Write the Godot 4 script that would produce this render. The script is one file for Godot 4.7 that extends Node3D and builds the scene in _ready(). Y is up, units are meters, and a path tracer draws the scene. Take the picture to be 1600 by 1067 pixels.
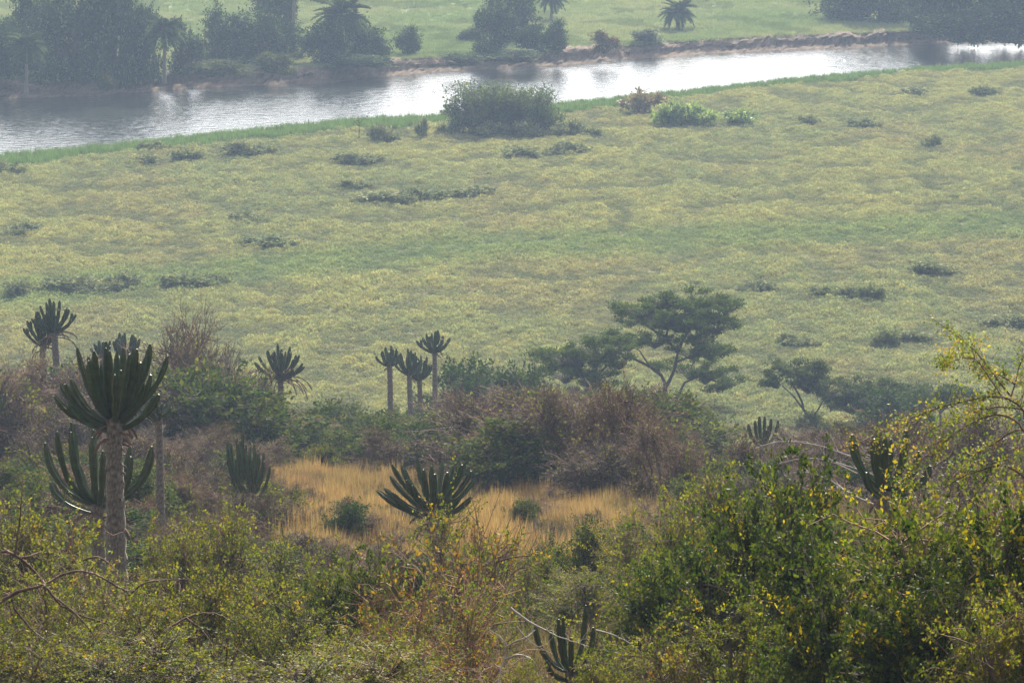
extends Node3D
# A hazy flood plain with a river, seen from a scrub-covered hillside with tall candelabra trees. Metres, y up, the view goes towards -z.

const FOCAL := 6000.0            # focal length in pixels of a frame 1600 wide
const PITCH := 9.31
const WATER_Y := -0.8
const FAR_Y := 1.3
var EYE := Vector3(0, 55, 0)
var M := {}
var near_bank: Array = []
var far_bank: Array = []
var lay := FastNoiseLite.new()
var patch := FastNoiseLite.new()
var taken := {}

# ---------------------------------------------------------------- mesh collector
class Mb:
	var v := PackedVector3Array()
	var n := PackedVector3Array()
	var c := PackedColorArray()
	var ix := PackedInt32Array()

	func leaf(p: Vector3, along: Vector3, side: Vector3, length: float, wide: float, col: Color) -> void:
		var nn := along.cross(side).normalized()
		var b := v.size()
		var mid := p + along * (length * 0.5) + nn * (length * 0.08)
		var s := side * (wide * 0.5)
		v.append(p); v.append(mid + s); v.append(p + along * length); v.append(mid - s)
		for i in 4:
			n.append(nn); c.append(col)
		# clockwise seen from the side the normal points to
		ix.append(b); ix.append(b + 1); ix.append(b + 2)
		ix.append(b); ix.append(b + 2); ix.append(b + 3)

	func blade(p: Vector3, tip: Vector3, side: Vector3, wide: float, col: Color) -> void:
		var nn := (tip - p).cross(side).normalized()
		var b := v.size()
		v.append(p - side * wide * 0.5); v.append(p + side * wide * 0.5); v.append(tip)
		for i in 3:
			n.append(nn); c.append(col)
		ix.append(b); ix.append(b + 1); ix.append(b + 2)

	func tube(pts: Array, radii: Array, sides: int, col: Color, star := 0.0, rough := 0.0, rng: RandomNumberGenerator = null) -> void:
		var first := v.size()
		var count := pts.size()
		var u := Vector3.ZERO
		for i in count:
			var t: Vector3 = (pts[mini(i + 1, count - 1)] - pts[maxi(i - 1, 0)]).normalized()
			if i == 0:
				u = t.cross(Vector3(0.31, 0.12, 0.94)).normalized()
				if u.length() < 0.1: u = t.cross(Vector3.RIGHT).normalized()
			else:
				u = (u - t * u.dot(t)).normalized()
			var w := t.cross(u)
			for k in sides:
				var a := TAU * k / sides
				var d := u * cos(a) + w * sin(a)
				var r: float = radii[i]
				if star > 0.0 and k % 2 == 1: r *= star
				if rough > 0.0: r *= 1.0 + rng.randf_range(-rough, rough)
				v.append(pts[i] + d * r)
				var nd := d
				n.append(nd); c.append(col)
		for i in count - 1:
			for k in sides:
				var a0 := first + i * sides + k
				var a1 := first + i * sides + (k + 1) % sides
				var b0 := a0 + sides
				var b1 := a1 + sides
				ix.append(a0); ix.append(b0); ix.append(b1)
				ix.append(a0); ix.append(b1); ix.append(a1)
		# closed tip
		var tip := v.size()
		v.append(pts[count - 1]); n.append((pts[count - 1] - pts[count - 2]).normalized()); c.append(col)
		for k in sides:
			ix.append(tip); ix.append(first + (count - 1) * sides + (k + 1) % sides); ix.append(first + (count - 1) * sides + k)

	func mesh(flat := false) -> ArrayMesh:
		var a := []
		a.resize(Mesh.ARRAY_MAX)
		if flat:
			var fv := PackedVector3Array(); var fn := PackedVector3Array(); var fc := PackedColorArray()
			for i in range(0, ix.size(), 3):
				var p := v[ix[i]]; var q := v[ix[i + 1]]; var r := v[ix[i + 2]]
				var nn := (r - p).cross(q - p).normalized()
				for k in 3:
					fv.append(v[ix[i + k]]); fn.append(nn); fc.append(c[ix[i + k]])
			a[Mesh.ARRAY_VERTEX] = fv; a[Mesh.ARRAY_NORMAL] = fn; a[Mesh.ARRAY_COLOR] = fc
		else:
			a[Mesh.ARRAY_VERTEX] = v; a[Mesh.ARRAY_NORMAL] = n; a[Mesh.ARRAY_COLOR] = c; a[Mesh.ARRAY_INDEX] = ix
		var m := ArrayMesh.new()
		m.add_surface_from_arrays(Mesh.PRIMITIVE_TRIANGLES, a)
		return m

# ---------------------------------------------------------------- small helpers
func seeded(s: int) -> RandomNumberGenerator:
	var r := RandomNumberGenerator.new()
	r.seed = s * 7919 + 13
	return r

func ray(px: float, py: float) -> Vector3:
	var p := deg_to_rad(PITCH)
	var u := (px - 800.0) / FOCAL
	var w := (533.5 - py) / FOCAL
	return Vector3(u, -sin(p) + w * cos(p), -cos(p) - w * sin(p))

func at(px: float, py: float, d: float) -> Vector3:
	var r := ray(px, py)
	return EYE + r * (d / -r.z)

func on_level(px: float, py: float, y: float) -> Vector3:
	var r := ray(px, py)
	return EYE + r * ((y - EYE.y) / r.y)

func px_of(p: Vector3) -> Vector2:
	var a := deg_to_rad(PITCH)
	var q := p - EYE
	var depth := q.dot(Vector3(0, -sin(a), -cos(a)))
	return Vector2(800.0 + FOCAL * q.x / depth, 533.5 - FOCAL * q.dot(Vector3(0, cos(a), -sin(a))) / depth)

func along_line(line: Array, x: float) -> float:
	var n := line.size()
	x = clampf(x, -300.0, 300.0)
	for i in n - 1:
		if x <= line[i + 1].x or i == n - 2:
			var t: float = (x - line[i].x) / (line[i + 1].x - line[i].x)
			if i == 0 or i == n - 2: t = clampf(t, -4.0, 5.0)
			return lerpf(line[i].y, line[i + 1].y, t)
	return line[n - 1].y

const SLOPE := [[-80.0, 66.0], [0.0, 53.0], [20.0, 48.4], [40.0, 43.4], [60.0, 38.6], [85.0, 33.6], [100.0, 31.0], [130.0, 26.9], [150.0, 23.7], [165.0, 21.2], [190.0, 17.2], [230.0, 9.8], [260.0, 4.0], [290.0, 0.4], [305.0, 0.0]]

func height(x: float, d: float) -> float:
	if d >= 305.0: return 0.0
	var h := 66.0
	for i in SLOPE.size() - 1:
		if d >= SLOPE[i][0] and d < SLOPE[i + 1][0]:
			var t: float = (d - SLOPE[i][0]) / (SLOPE[i + 1][0] - SLOPE[i][0])
			h = lerpf(SLOPE[i][1], SLOPE[i + 1][1], t)
			break
	var much := clampf((300.0 - d) / 40.0, 0.0, 1.0) * clampf(d / 40.0, 0.0, 1.0)
	return h + lay.get_noise_2d(x, d) * 0.9 * much

func numbered(called: String) -> String:
	if not taken.has(called):
		taken[called] = 0
		return called
	taken[called] += 1
	return "%s_%03d" % [called, taken[called]]

func tag(o: Node, label: String, category: String, group := "") -> void:
	o.set_meta("label", label)
	o.set_meta("category", category)
	if group: o.set_meta("group", group)
	elif o.has_meta("group"): o.remove_meta("group")

func thing(called: String, label: String, category: String, where := Vector3.ZERO, group := "") -> Node3D:
	var o := Node3D.new()
	o.name = numbered(called)
	add_child(o, true)
	o.position = where
	tag(o, label, category, group)
	return o

func part(called: String, mesh: Mesh, material: Material, parent: Node) -> MeshInstance3D:
	var o := MeshInstance3D.new()
	o.name = called
	o.mesh = mesh
	o.material_override = material
	parent.add_child(o, true)
	return o

func structure(called: String, mesh: Mesh, material: Material) -> MeshInstance3D:
	var o := part(numbered(called), mesh, material, self)
	o.set_meta("kind", "structure")
	return o

func noise_tex(s: int, freq: float, lo: Color, hi: Color, size := 512, octaves := 5, normal := false) -> NoiseTexture2D:
	var f := FastNoiseLite.new()
	f.seed = s
	f.frequency = freq
	f.fractal_octaves = octaves
	var t := NoiseTexture2D.new()
	t.width = size; t.height = size
	t.noise = f
	t.seamless = true
	if normal:
		t.as_normal_map = true
		t.bump_strength = 4.0
	else:
		var g := Gradient.new()
		g.set_color(0, lo); g.set_color(1, hi)
		t.color_ramp = g
	return t

func leafy(tint: Color, through := 0.9, rough := 0.55) -> StandardMaterial3D:
	var m := StandardMaterial3D.new()
	m.albedo_color = tint.linear_to_srgb()
	m.vertex_color_use_as_albedo = true
	m.roughness = rough
	m.metallic_specular = 0.25 if rough < 0.8 else 0.12
	m.backlight_enabled = through > 0.0
	m.backlight = Color(through, through, through * 0.8)
	m.cull_mode = BaseMaterial3D.CULL_DISABLED
	return m

func woody(tint: Color, rough := 0.9) -> StandardMaterial3D:
	var m := StandardMaterial3D.new()
	m.albedo_color = tint.linear_to_srgb()
	m.vertex_color_use_as_albedo = true
	m.roughness = rough
	m.metallic_specular = 0.3
	return m

func vary(rng: RandomNumberGenerator, c: Color, much: float) -> Color:
	var k := 1.0 + rng.randf_range(-much, much)
	return Color(c.r * k * (1.0 + rng.randf_range(-much, much) * 0.4), c.g * k, c.b * k)

func pick(rng: RandomNumberGenerator, palette: Array) -> Color:
	# palette: [colour, weight] pairs
	var total := 0.0
	for e in palette: total += e[1]
	var r := rng.randf() * total
	for e in palette:
		r -= e[1]
		if r <= 0.0: return e[0]
	return palette[0][0]

func ball(rng: RandomNumberGenerator) -> Vector3:
	var z := rng.randf_range(-1, 1)
	var a := rng.randf() * TAU
	var s := sqrt(1.0 - z * z)
	return Vector3(s * cos(a), z, s * sin(a))

# ---------------------------------------------------------------- bushes
# A bush fills a lumpy crown of width 1 (x, z) and height 1; it is scaled when it is planted.
func bush(o: Dictionary) -> Dictionary:
	var rng := seeded(o.seed)
	var wood := Mb.new()
	var leaves := Mb.new()
	var w: float = o.w
	var h: float = o.h
	var clumps := []
	for i in o.clumps:
		var a := rng.randf() * TAU
		var k := sqrt(rng.randf())
		var y: float = lerpf(o.get("low", 0.3), 0.8, rng.randf()) * (1.0 - 0.35 * k * k)
		var r := rng.randf_range(0.16, 0.3)
		clumps.append([Vector3(cos(a) * k * 0.34 * w, y * h, sin(a) * k * 0.34 * w), Vector3(r * w, r * h * o.get("flat", 0.8), r * w)])
	var bark: Color = o.bark
	# stems from the base to the clumps
	var joints := []
	for cl in clumps:
		var p0 := Vector3(rng.randf_range(-0.05, 0.05) * w, -0.15, rng.randf_range(-0.05, 0.05) * w)
		var p2: Vector3 = cl[0]
		var p1 := Vector3(p2.x * 0.35, p2.y * 0.55, p2.z * 0.35) + ball(rng) * 0.06 * w
		var pts := []
		var rad := []
		var r0: float = o.stem * rng.randf_range(0.7, 1.1)
		for j in 6:
			var t := j / 5.0
			pts.append(p0.lerp(p1, t).lerp(p1.lerp(p2, t), t) + (ball(rng) * 0.015 * w if j > 0 and j < 5 else Vector3.ZERO))
			rad.append(r0 * lerpf(1.0, 0.4, t))
		wood.tube(pts, rad, 5, vary(rng, bark, 0.2))
		joints.append(pts[3])
	for i in o.twigs:
		var ci := rng.randi() % clumps.size()
		var cl: Array = clumps[ci]
		var d := ball(rng)
		var reach := pow(rng.randf(), 0.45)
		var tip: Vector3 = cl[0] + d * cl[1] * reach * rng.randf_range(0.85, 1.15)
		if rng.randf() < 0.06: tip += d * cl[1] * 0.35 + Vector3(0, 0.06 * h, 0)
		if tip.y < 0.02 * h: tip.y = 0.02 * h
		var from: Vector3 = cl[0].lerp(joints[ci], rng.randf() * 0.8)
		var bend := ball(rng) * 0.06 * w + Vector3(0, rng.randf_range(-0.03, o.get("lift", 0.05)) * h, 0)
		var pts := []
		var rad := []
		var tw: float = o.twig
		for j in 5:
			var t := j / 4.0
			pts.append(from.lerp(tip, t) + bend * (4.0 * t * (1.0 - t)) + ball(rng) * 0.012 * w)
			rad.append(tw * lerpf(1.0, 0.3, t))
		wood.tube(pts, rad, 3, vary(rng, bark, 0.25))
		for s in o.get("spurs", 0):
			var t := rng.randf_range(0.4, 1.0)
			var q := from.lerp(tip, t) + bend * (4.0 * t * (1.0 - t))
			var e := (d + ball(rng) * 1.0 + Vector3(0, 0.3, 0)).normalized() * rng.randf_range(0.08, 0.2) * w * 0.6
			wood.tube([q, q + e * 0.5 + ball(rng) * 0.02 * w, q + e], [tw * 0.6, tw * 0.45, tw * 0.25], 3, vary(rng, bark, 0.3))
		if rng.randf() < o.get("bare", 0.0): continue
		var base_col: Color = pick(rng, o.palette)
		for j in o.leaves:
			var t := lerpf(o.get("leaf_from", 0.35), 1.04, rng.randf())
			var q: Vector3 = from.lerp(tip, t) + bend * (4.0 * t * (1.0 - t)) + ball(rng) * o.get("spread", 0.05) * w * rng.randf()
			var al := (d * 0.6 + ball(rng) + Vector3(0, 0.15, 0)).normalized()
			var si := al.cross(ball(rng)).normalized()
			var l: float = o.leaf * rng.randf_range(0.6, 1.25)
			var col := base_col if rng.randf() < 0.75 else pick(rng, o.palette)
			leaves.leaf(q, al, si, l, l * o.get("ratio", 0.5), vary(rng, col, 0.22))
	var ext := spread_of(leaves.v if leaves.v.size() > wood.v.size() else wood.v)
	var out := {"w": ext.x, "h": ext.y, "wood": wood.mesh(), "leaves": leaves.mesh() if leaves.v.size() else null, "wm": o.wm, "lm": o.lm}
	return out

# how far nearly all of the points reach: (width across, height)
func spread_of(v: PackedVector3Array) -> Vector2:
	var xs := []
	var ys := []
	for i in range(0, v.size(), 7):
		xs.append(maxf(absf(v[i].x), absf(v[i].z)))
		ys.append(v[i].y)
	xs.sort()
	ys.sort()
	return Vector2(2.0 * xs[int(xs.size() * 0.97)], ys[int(ys.size() * 0.985)])

func plant(proto: Dictionary, called: String, label: String, category: String, group: String, where: Vector3, wide: float, tall: float, turn: float, tint: Material = null, names := ["branches", "foliage"]) -> Node3D:
	var o := thing(called, label, category, where, group)
	o.rotation.y = turn
	o.scale = Vector3(wide / proto.w, tall / proto.h, wide / proto.w)
	part(names[0], proto.wood, proto.wm, o)
	if proto.wm == M.wood and where.z > -295.0: o.get_child(0).material_override = M.woods[absi(int(where.x * 7.3 + where.z * 3.1)) % 4]
	if proto.leaves: part(names[1], proto.leaves, tint if tint else proto.lm, o)
	return o

# by picture position of the top, depth and width in pixels; the foot stands on the ground
func plant_at(proto: Dictionary, called: String, label: String, category: String, group: String, px: float, top: float, d: float, wpx: float, turn: float, tint: Material = null, ground := -99.0, names := ["branches", "foliage"]) -> Node3D:
	var p := at(px, top, d)
	var g := ground if ground > -90.0 else height(p.x, d)
	var tall := maxf(p.y - g, 0.5)
	return plant(proto, called, label, category, group, Vector3(p.x, g, -d), maxf(wpx / FOCAL * d * 1.01, tall * 0.85 if d < 300.0 else 0.0), tall, turn, tint, names)

# ---------------------------------------------------------------- candelabra trees
func arm_shape(pts: Array, radius: float, rng: RandomNumberGenerator, col: Color, ribs := 5) -> ArrayMesh:
	# pts: Bezier p0 p1 p2; a ribbed stem pinched between its segments
	var mb := Mb.new()
	var total: float = pts[0].distance_to(pts[1]) * 0.6 + pts[1].distance_to(pts[2]) * 0.6
	var segs := maxi(2, int(round(total / (radius * rng.randf_range(4.5, 7.0)))))
	var steps := segs * 6
	var path := []
	var rad := []
	var off := rng.randf() * 0.15
	for i in steps + 1:
		var t := float(i) / steps
		path.append(pts[0].lerp(pts[1], t).lerp(pts[1].lerp(pts[2], t), t) + ball(rng) * radius * 0.05)
		var swell := pow(absf(sin(PI * (t * segs + off))), 0.45)
		var r := radius * lerpf(0.62, 1.0, swell) * lerpf(0.6, 1.0, clampf(t * 3.0, 0.0, 1.0))
		if t > 0.93: r *= lerpf(1.0, 0.35, (t - 0.93) / 0.07)
		rad.append(r)
	mb.tube(path, rad, ribs * 2, col, 0.5, 0.05, rng)
	return mb.mesh(true)

func candelabra(o: Dictionary) -> Node3D:
	# o: base, trunk height, trunk radius, crown radius, crown height, arms, arm radius, bend, seed, label ...
	var rng := seeded(o.seed)
	var t := thing("candelabra_tree", o.label, "candelabra tree", o.base, "candelabra trees on the hillside")
	t.rotation.y = rng.randf() * TAU
	var th: float = o.trunk
	var tr: float = o.radius
	var lean := Vector3(rng.randf_range(-1, 1), 0, rng.randf_range(-1, 1)) * 0.05 * th
	lean = o.get("lean", lean)
	var tm := Mb.new()
	var path := []
	var rad := []
	var steps: int = maxi(8, int(th / (tr * 0.55)))
	for i in steps + 1:
		var k := float(i) / steps
		path.append(Vector3(0, -0.3, 0).lerp(Vector3(0, th, 0) + lean, k) + Vector3(sin(k * 5.0 + o.seed), 0, cos(k * 4.0 + o.seed)) * 0.06 * tr)
		rad.append(tr * lerpf(1.15, 0.85, k) * (1.0 + 0.07 * sin(k * steps * 1.9)))
	tm.tube(path, rad, 12, Color(1, 1, 1), 0.0, 0.09, rng)
	# old scars where arms were shed
	for i in o.get("scars", 0):
		var k := rng.randf_range(0.25, 0.98)
		var a := rng.randf() * TAU
		var d := Vector3(cos(a), 0, sin(a))
		var p := Vector3(0, th * k, 0) + lean * k + d * tr * 0.8
		tm.tube([p, p + d * tr * 0.24 + Vector3(0, -tr * 0.1, 0), p + d * tr * rng.randf_range(0.26, 0.42) + Vector3(0, -tr * 0.3, 0)], [tr * 0.1, tr * 0.08, tr * 0.03], 6, Color(0.75, 0.7, 0.65))
	part("trunk", tm.mesh(), M.trunk, t)
	var top := Vector3(0, th, 0) + lean
	var R: float = o.crown
	var H: float = o.crown_h
	var n: int = o.arms
	var bend: float = o.get("bend", 0.8)
	var tips: Array = o.get("tips", [])
	if tips.size(): t.rotation.y = 0.0
	for i in tips.size():
		var k: float = o.k
		var p2 := top + Vector3(tips[i][0] * k, -tips[i][1] * k, 0)
		var flat := clampf(absf(p2.x - top.x) / R, 0.0, 1.0)
		var dz := rng.randf_range(0.35, 1.0) * (1.0 if i % 2 else -1.0) * R * sqrt(maxf(0.05, 1.0 - flat * flat)) * 0.7
		p2.z += dz
		var out := Vector3(p2.x - top.x, 0, p2.z - top.z)
		var low := (p2.y - top.y) / H
		var p0 := top + Vector3(0, lerpf(-o.get("spread", 0.3), 0.05, clampf(low, 0.0, 1.0)), 0) + out.normalized() * tr * 0.35
		var p1 := p0.lerp(p2, 0.5) + (out * 0.34 - Vector3(0, (p2.y - p0.y) * 0.26, 0)) * bend
		var col := Color(0.7 + 0.5 * rng.randf(), 0.85 + 0.3 * rng.randf(), 0.7 + 0.3 * rng.randf())
		part("arm", arm_shape([p0, p1, p2], o.arm * rng.randf_range(0.85, 1.15), rng, col), M.arm, t)
	for i in (0 if tips.size() else n):
		var f := (i + 0.5) / n                                  # 0 inner and upright, 1 outermost
		var a := i * 2.39996 + rng.randf_range(-0.3, 0.3)
		var r := R * pow(f, 0.48) * rng.randf_range(0.85, 1.08)
		var y := H * lerpf(1.0, o.get("rim", 0.42), pow(f, 1.3)) * rng.randf_range(0.72, 1.06)
		var from_y := lerpf(0.0, -o.get("spread", 0.3), f)
		var d := Vector3(cos(a), 0, sin(a))
		var p0 := top + Vector3(0, from_y, 0) + d * tr * 0.3
		var p2 := top + d * r + Vector3(0, y, 0)
		var p1 := p0.lerp(p2, 0.5) + (d * r * 0.36 - Vector3(0, y * 0.3, 0)) * bend
		var g := rng.randf()
		var col := Color(0.7 + 0.5 * g, 0.85 + 0.3 * rng.randf(), 0.7 + 0.3 * rng.randf())
		part("arm", arm_shape([p0, p1, p2], o.arm * rng.randf_range(0.85, 1.15), rng, col), M.arm, t)
		# a side shoot on some arms
		if rng.randf() < o.get("fork", 0.25):
			var q := p0.lerp(p1, 0.55).lerp(p1.lerp(p2, 0.55), 0.55)
			var side := d.rotated(Vector3.UP, rng.randf_range(-1.2, 1.2))
			var e := q + side * R * 0.16 + Vector3(0, H * rng.randf_range(0.25, 0.45), 0)
			part("arm", arm_shape([q, q.lerp(e, 0.4) + side * R * 0.08, e], o.arm * 0.85, rng, col), M.arm, t)
	for i in o.get("dead", 0):
		var a := rng.randf() * TAU
		var d := Vector3(cos(a), 0, sin(a))
		var p0 := top + Vector3(0, -rng.randf_range(0.15, 0.2 + 0.25 * H), 0) + d * tr * 0.5
		var l: float = o.get("dead_len", 0.5) * rng.randf_range(0.5, 1.1) * R
		var p1 := p0 + d * l * 0.8 + Vector3(0, l * 0.12, 0)
		var p2 := p0 + d * l - Vector3(0, l * rng.randf_range(0.2, 0.8), 0)
		part("dead_arm", arm_shape([p0, p1, p2], o.arm * 0.42, rng, Color(1, 1, 1), 3), M.dead_arm, t)
	return t

# ---------------------------------------------------------------- palms
func frond_mesh(s: int, length: float) -> ArrayMesh:
	var rng := seeded(s)
	var mb := Mb.new()
	var pts := []
	var rad := []
	for i in 9:
		var t := i / 8.0
		pts.append(Vector3(length * (t * 0.95 - 0.1 * t * t), length * (0.42 * t - 0.78 * t * t), 0))
		rad.append(0.05 * lerpf(1.0, 0.2, t))
	mb.tube(pts, rad, 4, Color(0.22, 0.2, 0.08))
	for i in 44:
		var t := lerpf(0.14, 1.0, i / 43.0)
		var k := int(t * 7.99)
		var p: Vector3 = pts[k].lerp(pts[mini(k + 1, 8)], t * 8.0 - k)
		var dir: Vector3 = (pts[mini(k + 1, 8)] - pts[k]).normalized() if k < 8 else Vector3.RIGHT
		var l := length * 0.26 * sin(PI * clampf(t * 0.85 + 0.12, 0, 1)) + 0.15
		for sgn in [-1.0, 1.0]:
			var e := (dir * 0.7 + Vector3(0, 0, sgn) + Vector3(0, rng.randf_range(-0.5, 0.25), 0)).normalized()
			var c := vary(rng, Color(0.075, 0.11, 0.03), 0.3)
			mb.leaf(p, e, e.cross(Vector3.UP).normalized(), l * rng.randf_range(0.8, 1.1), 0.16, c)
	return mb.mesh()

func palm(label: String, px: float, top: float, foot: float, wpx: float, s: int, upright := 0.35) -> Node3D:
	var g := on_level(px, foot, FAR_Y)
	var d := -g.z
	var crown_r := wpx / FOCAL * d * 0.5
	var tip := at(px, top, d)
	var th := maxf(1.0, tip.y - FAR_Y - crown_r * 0.75)
	var rng := seeded(s)
	var t := thing("palm_tree", label, "palm tree", g, "palm trees on the far bank")
	var mb := Mb.new()
	var pts := []
	var rad := []
	for i in 9:
		var k := i / 8.0
		pts.append(Vector3(sin(k * 1.6) * 0.15, lerpf(-0.4, th, k), 0))
		rad.append(lerpf(0.3, 0.2, k) * (1.25 if i == 0 else 1.0))
	mb.tube(pts, rad, 8, Color(0.2, 0.17, 0.13), 0.0, 0.1, rng)
	part("trunk", mb.mesh(), M.bark, t)
	for i in 26:
		var f := part("frond", M.fronds[i % 3], M.palm_leaf, t)
		var k := i / 25.0
		f.position = Vector3(0.15, th, 0)
		f.rotation = Vector3(rng.randf_range(-0.2, 0.2), i * 2.39996, lerpf(1.15, -0.55, k) + rng.randf_range(-0.12, 0.12))
		f.rotation_order = EULER_ORDER_YZX
		var sc := crown_r / 3.4 * rng.randf_range(0.85, 1.1)
		f.scale = Vector3(sc, sc, sc)
	return t

# ---------------------------------------------------------------- flat-topped trees, traced from limbs and pads
func pad_tree(called: String, label: String, category: String, o: Dictionary) -> Node3D:
	var rng := seeded(o.seed)
	var d: float = o.d
	var foot := at(o.foot[0], o.foot[1], d)
	foot.y = height(foot.x, d)
	var t := thing(called, label, category, foot)
	var k := d / FOCAL * 1.01
	var loc := func(px: float, py: float) -> Vector3: return at(px, py, d) - foot
	var trunk := Mb.new()
	for limb in o.limbs:
		var pts := []
		var rad := []
		var n: int = limb.size() - 1
		var swing: float = rng.randf_range(-1.0, 1.0) * limb[0][1]
		for i in n:
			var q: Array = limb[i + 1]
			var p: Vector3 = loc.call(q[0], q[1])
			p.z += swing * i / n
			if i == 0 and limb[0].size() > 2: p.y -= 0.4
			pts.append(p)
			rad.append(lerpf(limb[0][0], limb[0][0] * 0.45, float(i) / (n - 1)))
		trunk.tube(pts, rad, 7, Color(1, 1, 1), 0.0, 0.1, rng)
	part("trunk", trunk.mesh(), o.wood, t)
	var twigs := Mb.new()
	var leaves := Mb.new()
	for pd in o.pads:
		var c: Vector3 = loc.call(pd[0], pd[1])
		var rx: float = pd[2] * k * 1.08
		var ry: float = pd[3] * k * 1.25
		var rz: float = rx * rng.randf_range(0.7, 1.0)
		c.z += rng.randf_range(-1.0, 1.0) * o.get("deep", 1.6)
		var under := c - Vector3(0, ry * 1.3, 0)
		var tufts := []
		for i in maxi(3, int(2.5 * (rx * rz + 0.4))):
			var a := rng.randf() * TAU
			var r := sqrt(rng.randf())
			tufts.append(c + Vector3(cos(a) * r * rx * rng.randf_range(0.9, 1.2), ry * (rng.randf_range(-0.9, 0.9) * (1.0 - 0.4 * r) - 0.25 * r), sin(a) * r * rz))
		var sprays := int(o.dense * (rx * rz + 0.4))
		for i in sprays:
			var e: Vector3 = tufts[rng.randi() % tufts.size()] + Vector3(rng.randfn() * 0.24, rng.randfn() * 0.11, rng.randfn() * 0.24)
			var mid := under.lerp(e, 0.6) + ball(rng) * 0.15
			twigs.tube([under + ball(rng) * 0.2, mid, e], [0.022, 0.014, 0.006], 3, vary(rng, Color(1, 1, 1), 0.2))
			var tone: Color = pick(rng, o.palette)
			for j in o.leaves:
				var q := e + Vector3(rng.randfn() * 0.16, rng.randfn() * 0.07, rng.randfn() * 0.16)
				var al := (ball(rng) + Vector3(0, 0.2, 0)).normalized()
				var l := rng.randf_range(0.12, 0.24)
				leaves.leaf(q, al, al.cross(ball(rng)).normalized(), l, l * 0.55, vary(rng, tone, 0.3))
	part("twigs", twigs.mesh(), o.wood, t)
	part("crown", leaves.mesh(), o.leaf, t)
	return t

# ---------------------------------------------------------------- hand-laid stems with leaves along them
func stems_shrub(called: String, label: String, category: String, d: float, foot_px: float, stems: Array, o: Dictionary) -> Node3D:
	var rng := seeded(o.seed)
	var f := at(foot_px, 1000.0, d)
	f.y = height(f.x, d)
	var t := thing(called, label, category, f)
	var wood := Mb.new()
	var leaves := Mb.new()
	for st in stems:
		var curve := Curve3D.new()
		var dz: float = st[0][1]
		var raw := []
		for i in range(1, st.size()):
			var p := at(st[i][0], st[i][1], d + dz + rng.randf_range(-0.12, 0.12) * i)
			raw.append(p - f)
		for i in raw.size():
			var tan: Vector3 = (raw[mini(i + 1, raw.size() - 1)] - raw[maxi(i - 1, 0)]) * 0.2
			curve.add_point(raw[i], -tan, tan)
		var length := curve.get_baked_length()
		var n := maxi(6, int(length / 0.08))
		var pts := []
		var rad := []
		for i in n + 1:
			pts.append(curve.sample_baked(length * i / n) + ball(rng) * st[0][0] * 0.3)
			rad.append(st[0][0] * lerpf(1.0, 0.3, float(i) / n))
		wood.tube(pts, rad, 6, vary(rng, Color(1, 1, 1), 0.2), 0.0, 0.08, rng)
		var many := int(length * o.get("per_metre", 40) * (st[0][2] if st[0].size() > 2 else 1.0))
		for s in int(length * o.get("spurs", 4.0)):
			var k := rng.randf_range(0.1, 1.0)
			var p := curve.sample_baked(length * k)
			var e := (ball(rng) + Vector3(0, 0.3, 0)).normalized() * rng.randf_range(0.08, 0.3)
			wood.tube([p, p + e * 0.5 + ball(rng) * 0.02, p + e], [st[0][0] * 0.3, st[0][0] * 0.22, 0.002], 3, Color(0.9, 0.9, 0.9))
			var tone: Color = pick(rng, o.palette)
			for j in int(many / maxf(1.0, length * o.get("spurs", 4.0))):
				var q := p + e * rng.randf_range(0.2, 1.1) + ball(rng) * 0.05
				var al := ball(rng)
				var l: float = o.leaf * rng.randf_range(0.6, 1.2)
				leaves.leaf(q, al, al.cross(ball(rng)).normalized(), l, l * 0.6, vary(rng, tone, 0.25))
	part("branches", wood.mesh(), o.wood, t)
	if leaves.v.size(): part("foliage", leaves.mesh(), o.lm, t)
	return t

# ---------------------------------------------------------------- ground cover
func tuft_mesh(s: int, kind: String) -> ArrayMesh:
	var rng := seeded(s)
	var mb := Mb.new()
	if kind == "bushy":
		for i in 64:
			var d := ball(rng)
			d.y = absf(d.y)
			var p := Vector3(d.x * 0.62, 0.02 + d.y * 0.5, d.z * 0.62) * rng.randf_range(0.6, 1.0)
			var al := (d * 0.4 + ball(rng) + Vector3(0, 0.5, 0)).normalized()
			var l := rng.randf_range(0.12, 0.22)
			mb.leaf(p, al, al.cross(ball(rng)).normalized(), l, l * 0.62, vary(rng, Color(1, 1, 1), 0.2))
	elif kind == "blades":
		for i in 30:
			var a := rng.randf() * TAU
			var p := Vector3(cos(a), 0, sin(a)) * 0.22 * sqrt(rng.randf())
			var tip := p * 2.2 + Vector3(rng.randfn() * 0.12, rng.randf_range(0.5, 1.0), rng.randfn() * 0.12)
			var s2 := Vector3(-sin(a), 0, cos(a)).rotated(Vector3.UP, rng.randfn())
			mb.blade(p, tip, s2, rng.randf_range(0.03, 0.055), vary(rng, Color(1, 1, 1), 0.2))
	else:
		for i in 22:
			var a := rng.randf() * TAU
			var p := Vector3(cos(a), 0, sin(a)) * 0.4 * sqrt(rng.randf())
			var tip := p * 1.5 + Vector3(rng.randfn() * 0.15, rng.randf_range(0.3, 0.6), rng.randfn() * 0.15)
			mb.blade(p, tip, Vector3(-sin(a), 0, cos(a)).rotated(Vector3.UP, rng.randfn()), rng.randf_range(0.08, 0.14), vary(rng, Color(1, 1, 1), 0.2))
	return mb.mesh()

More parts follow.
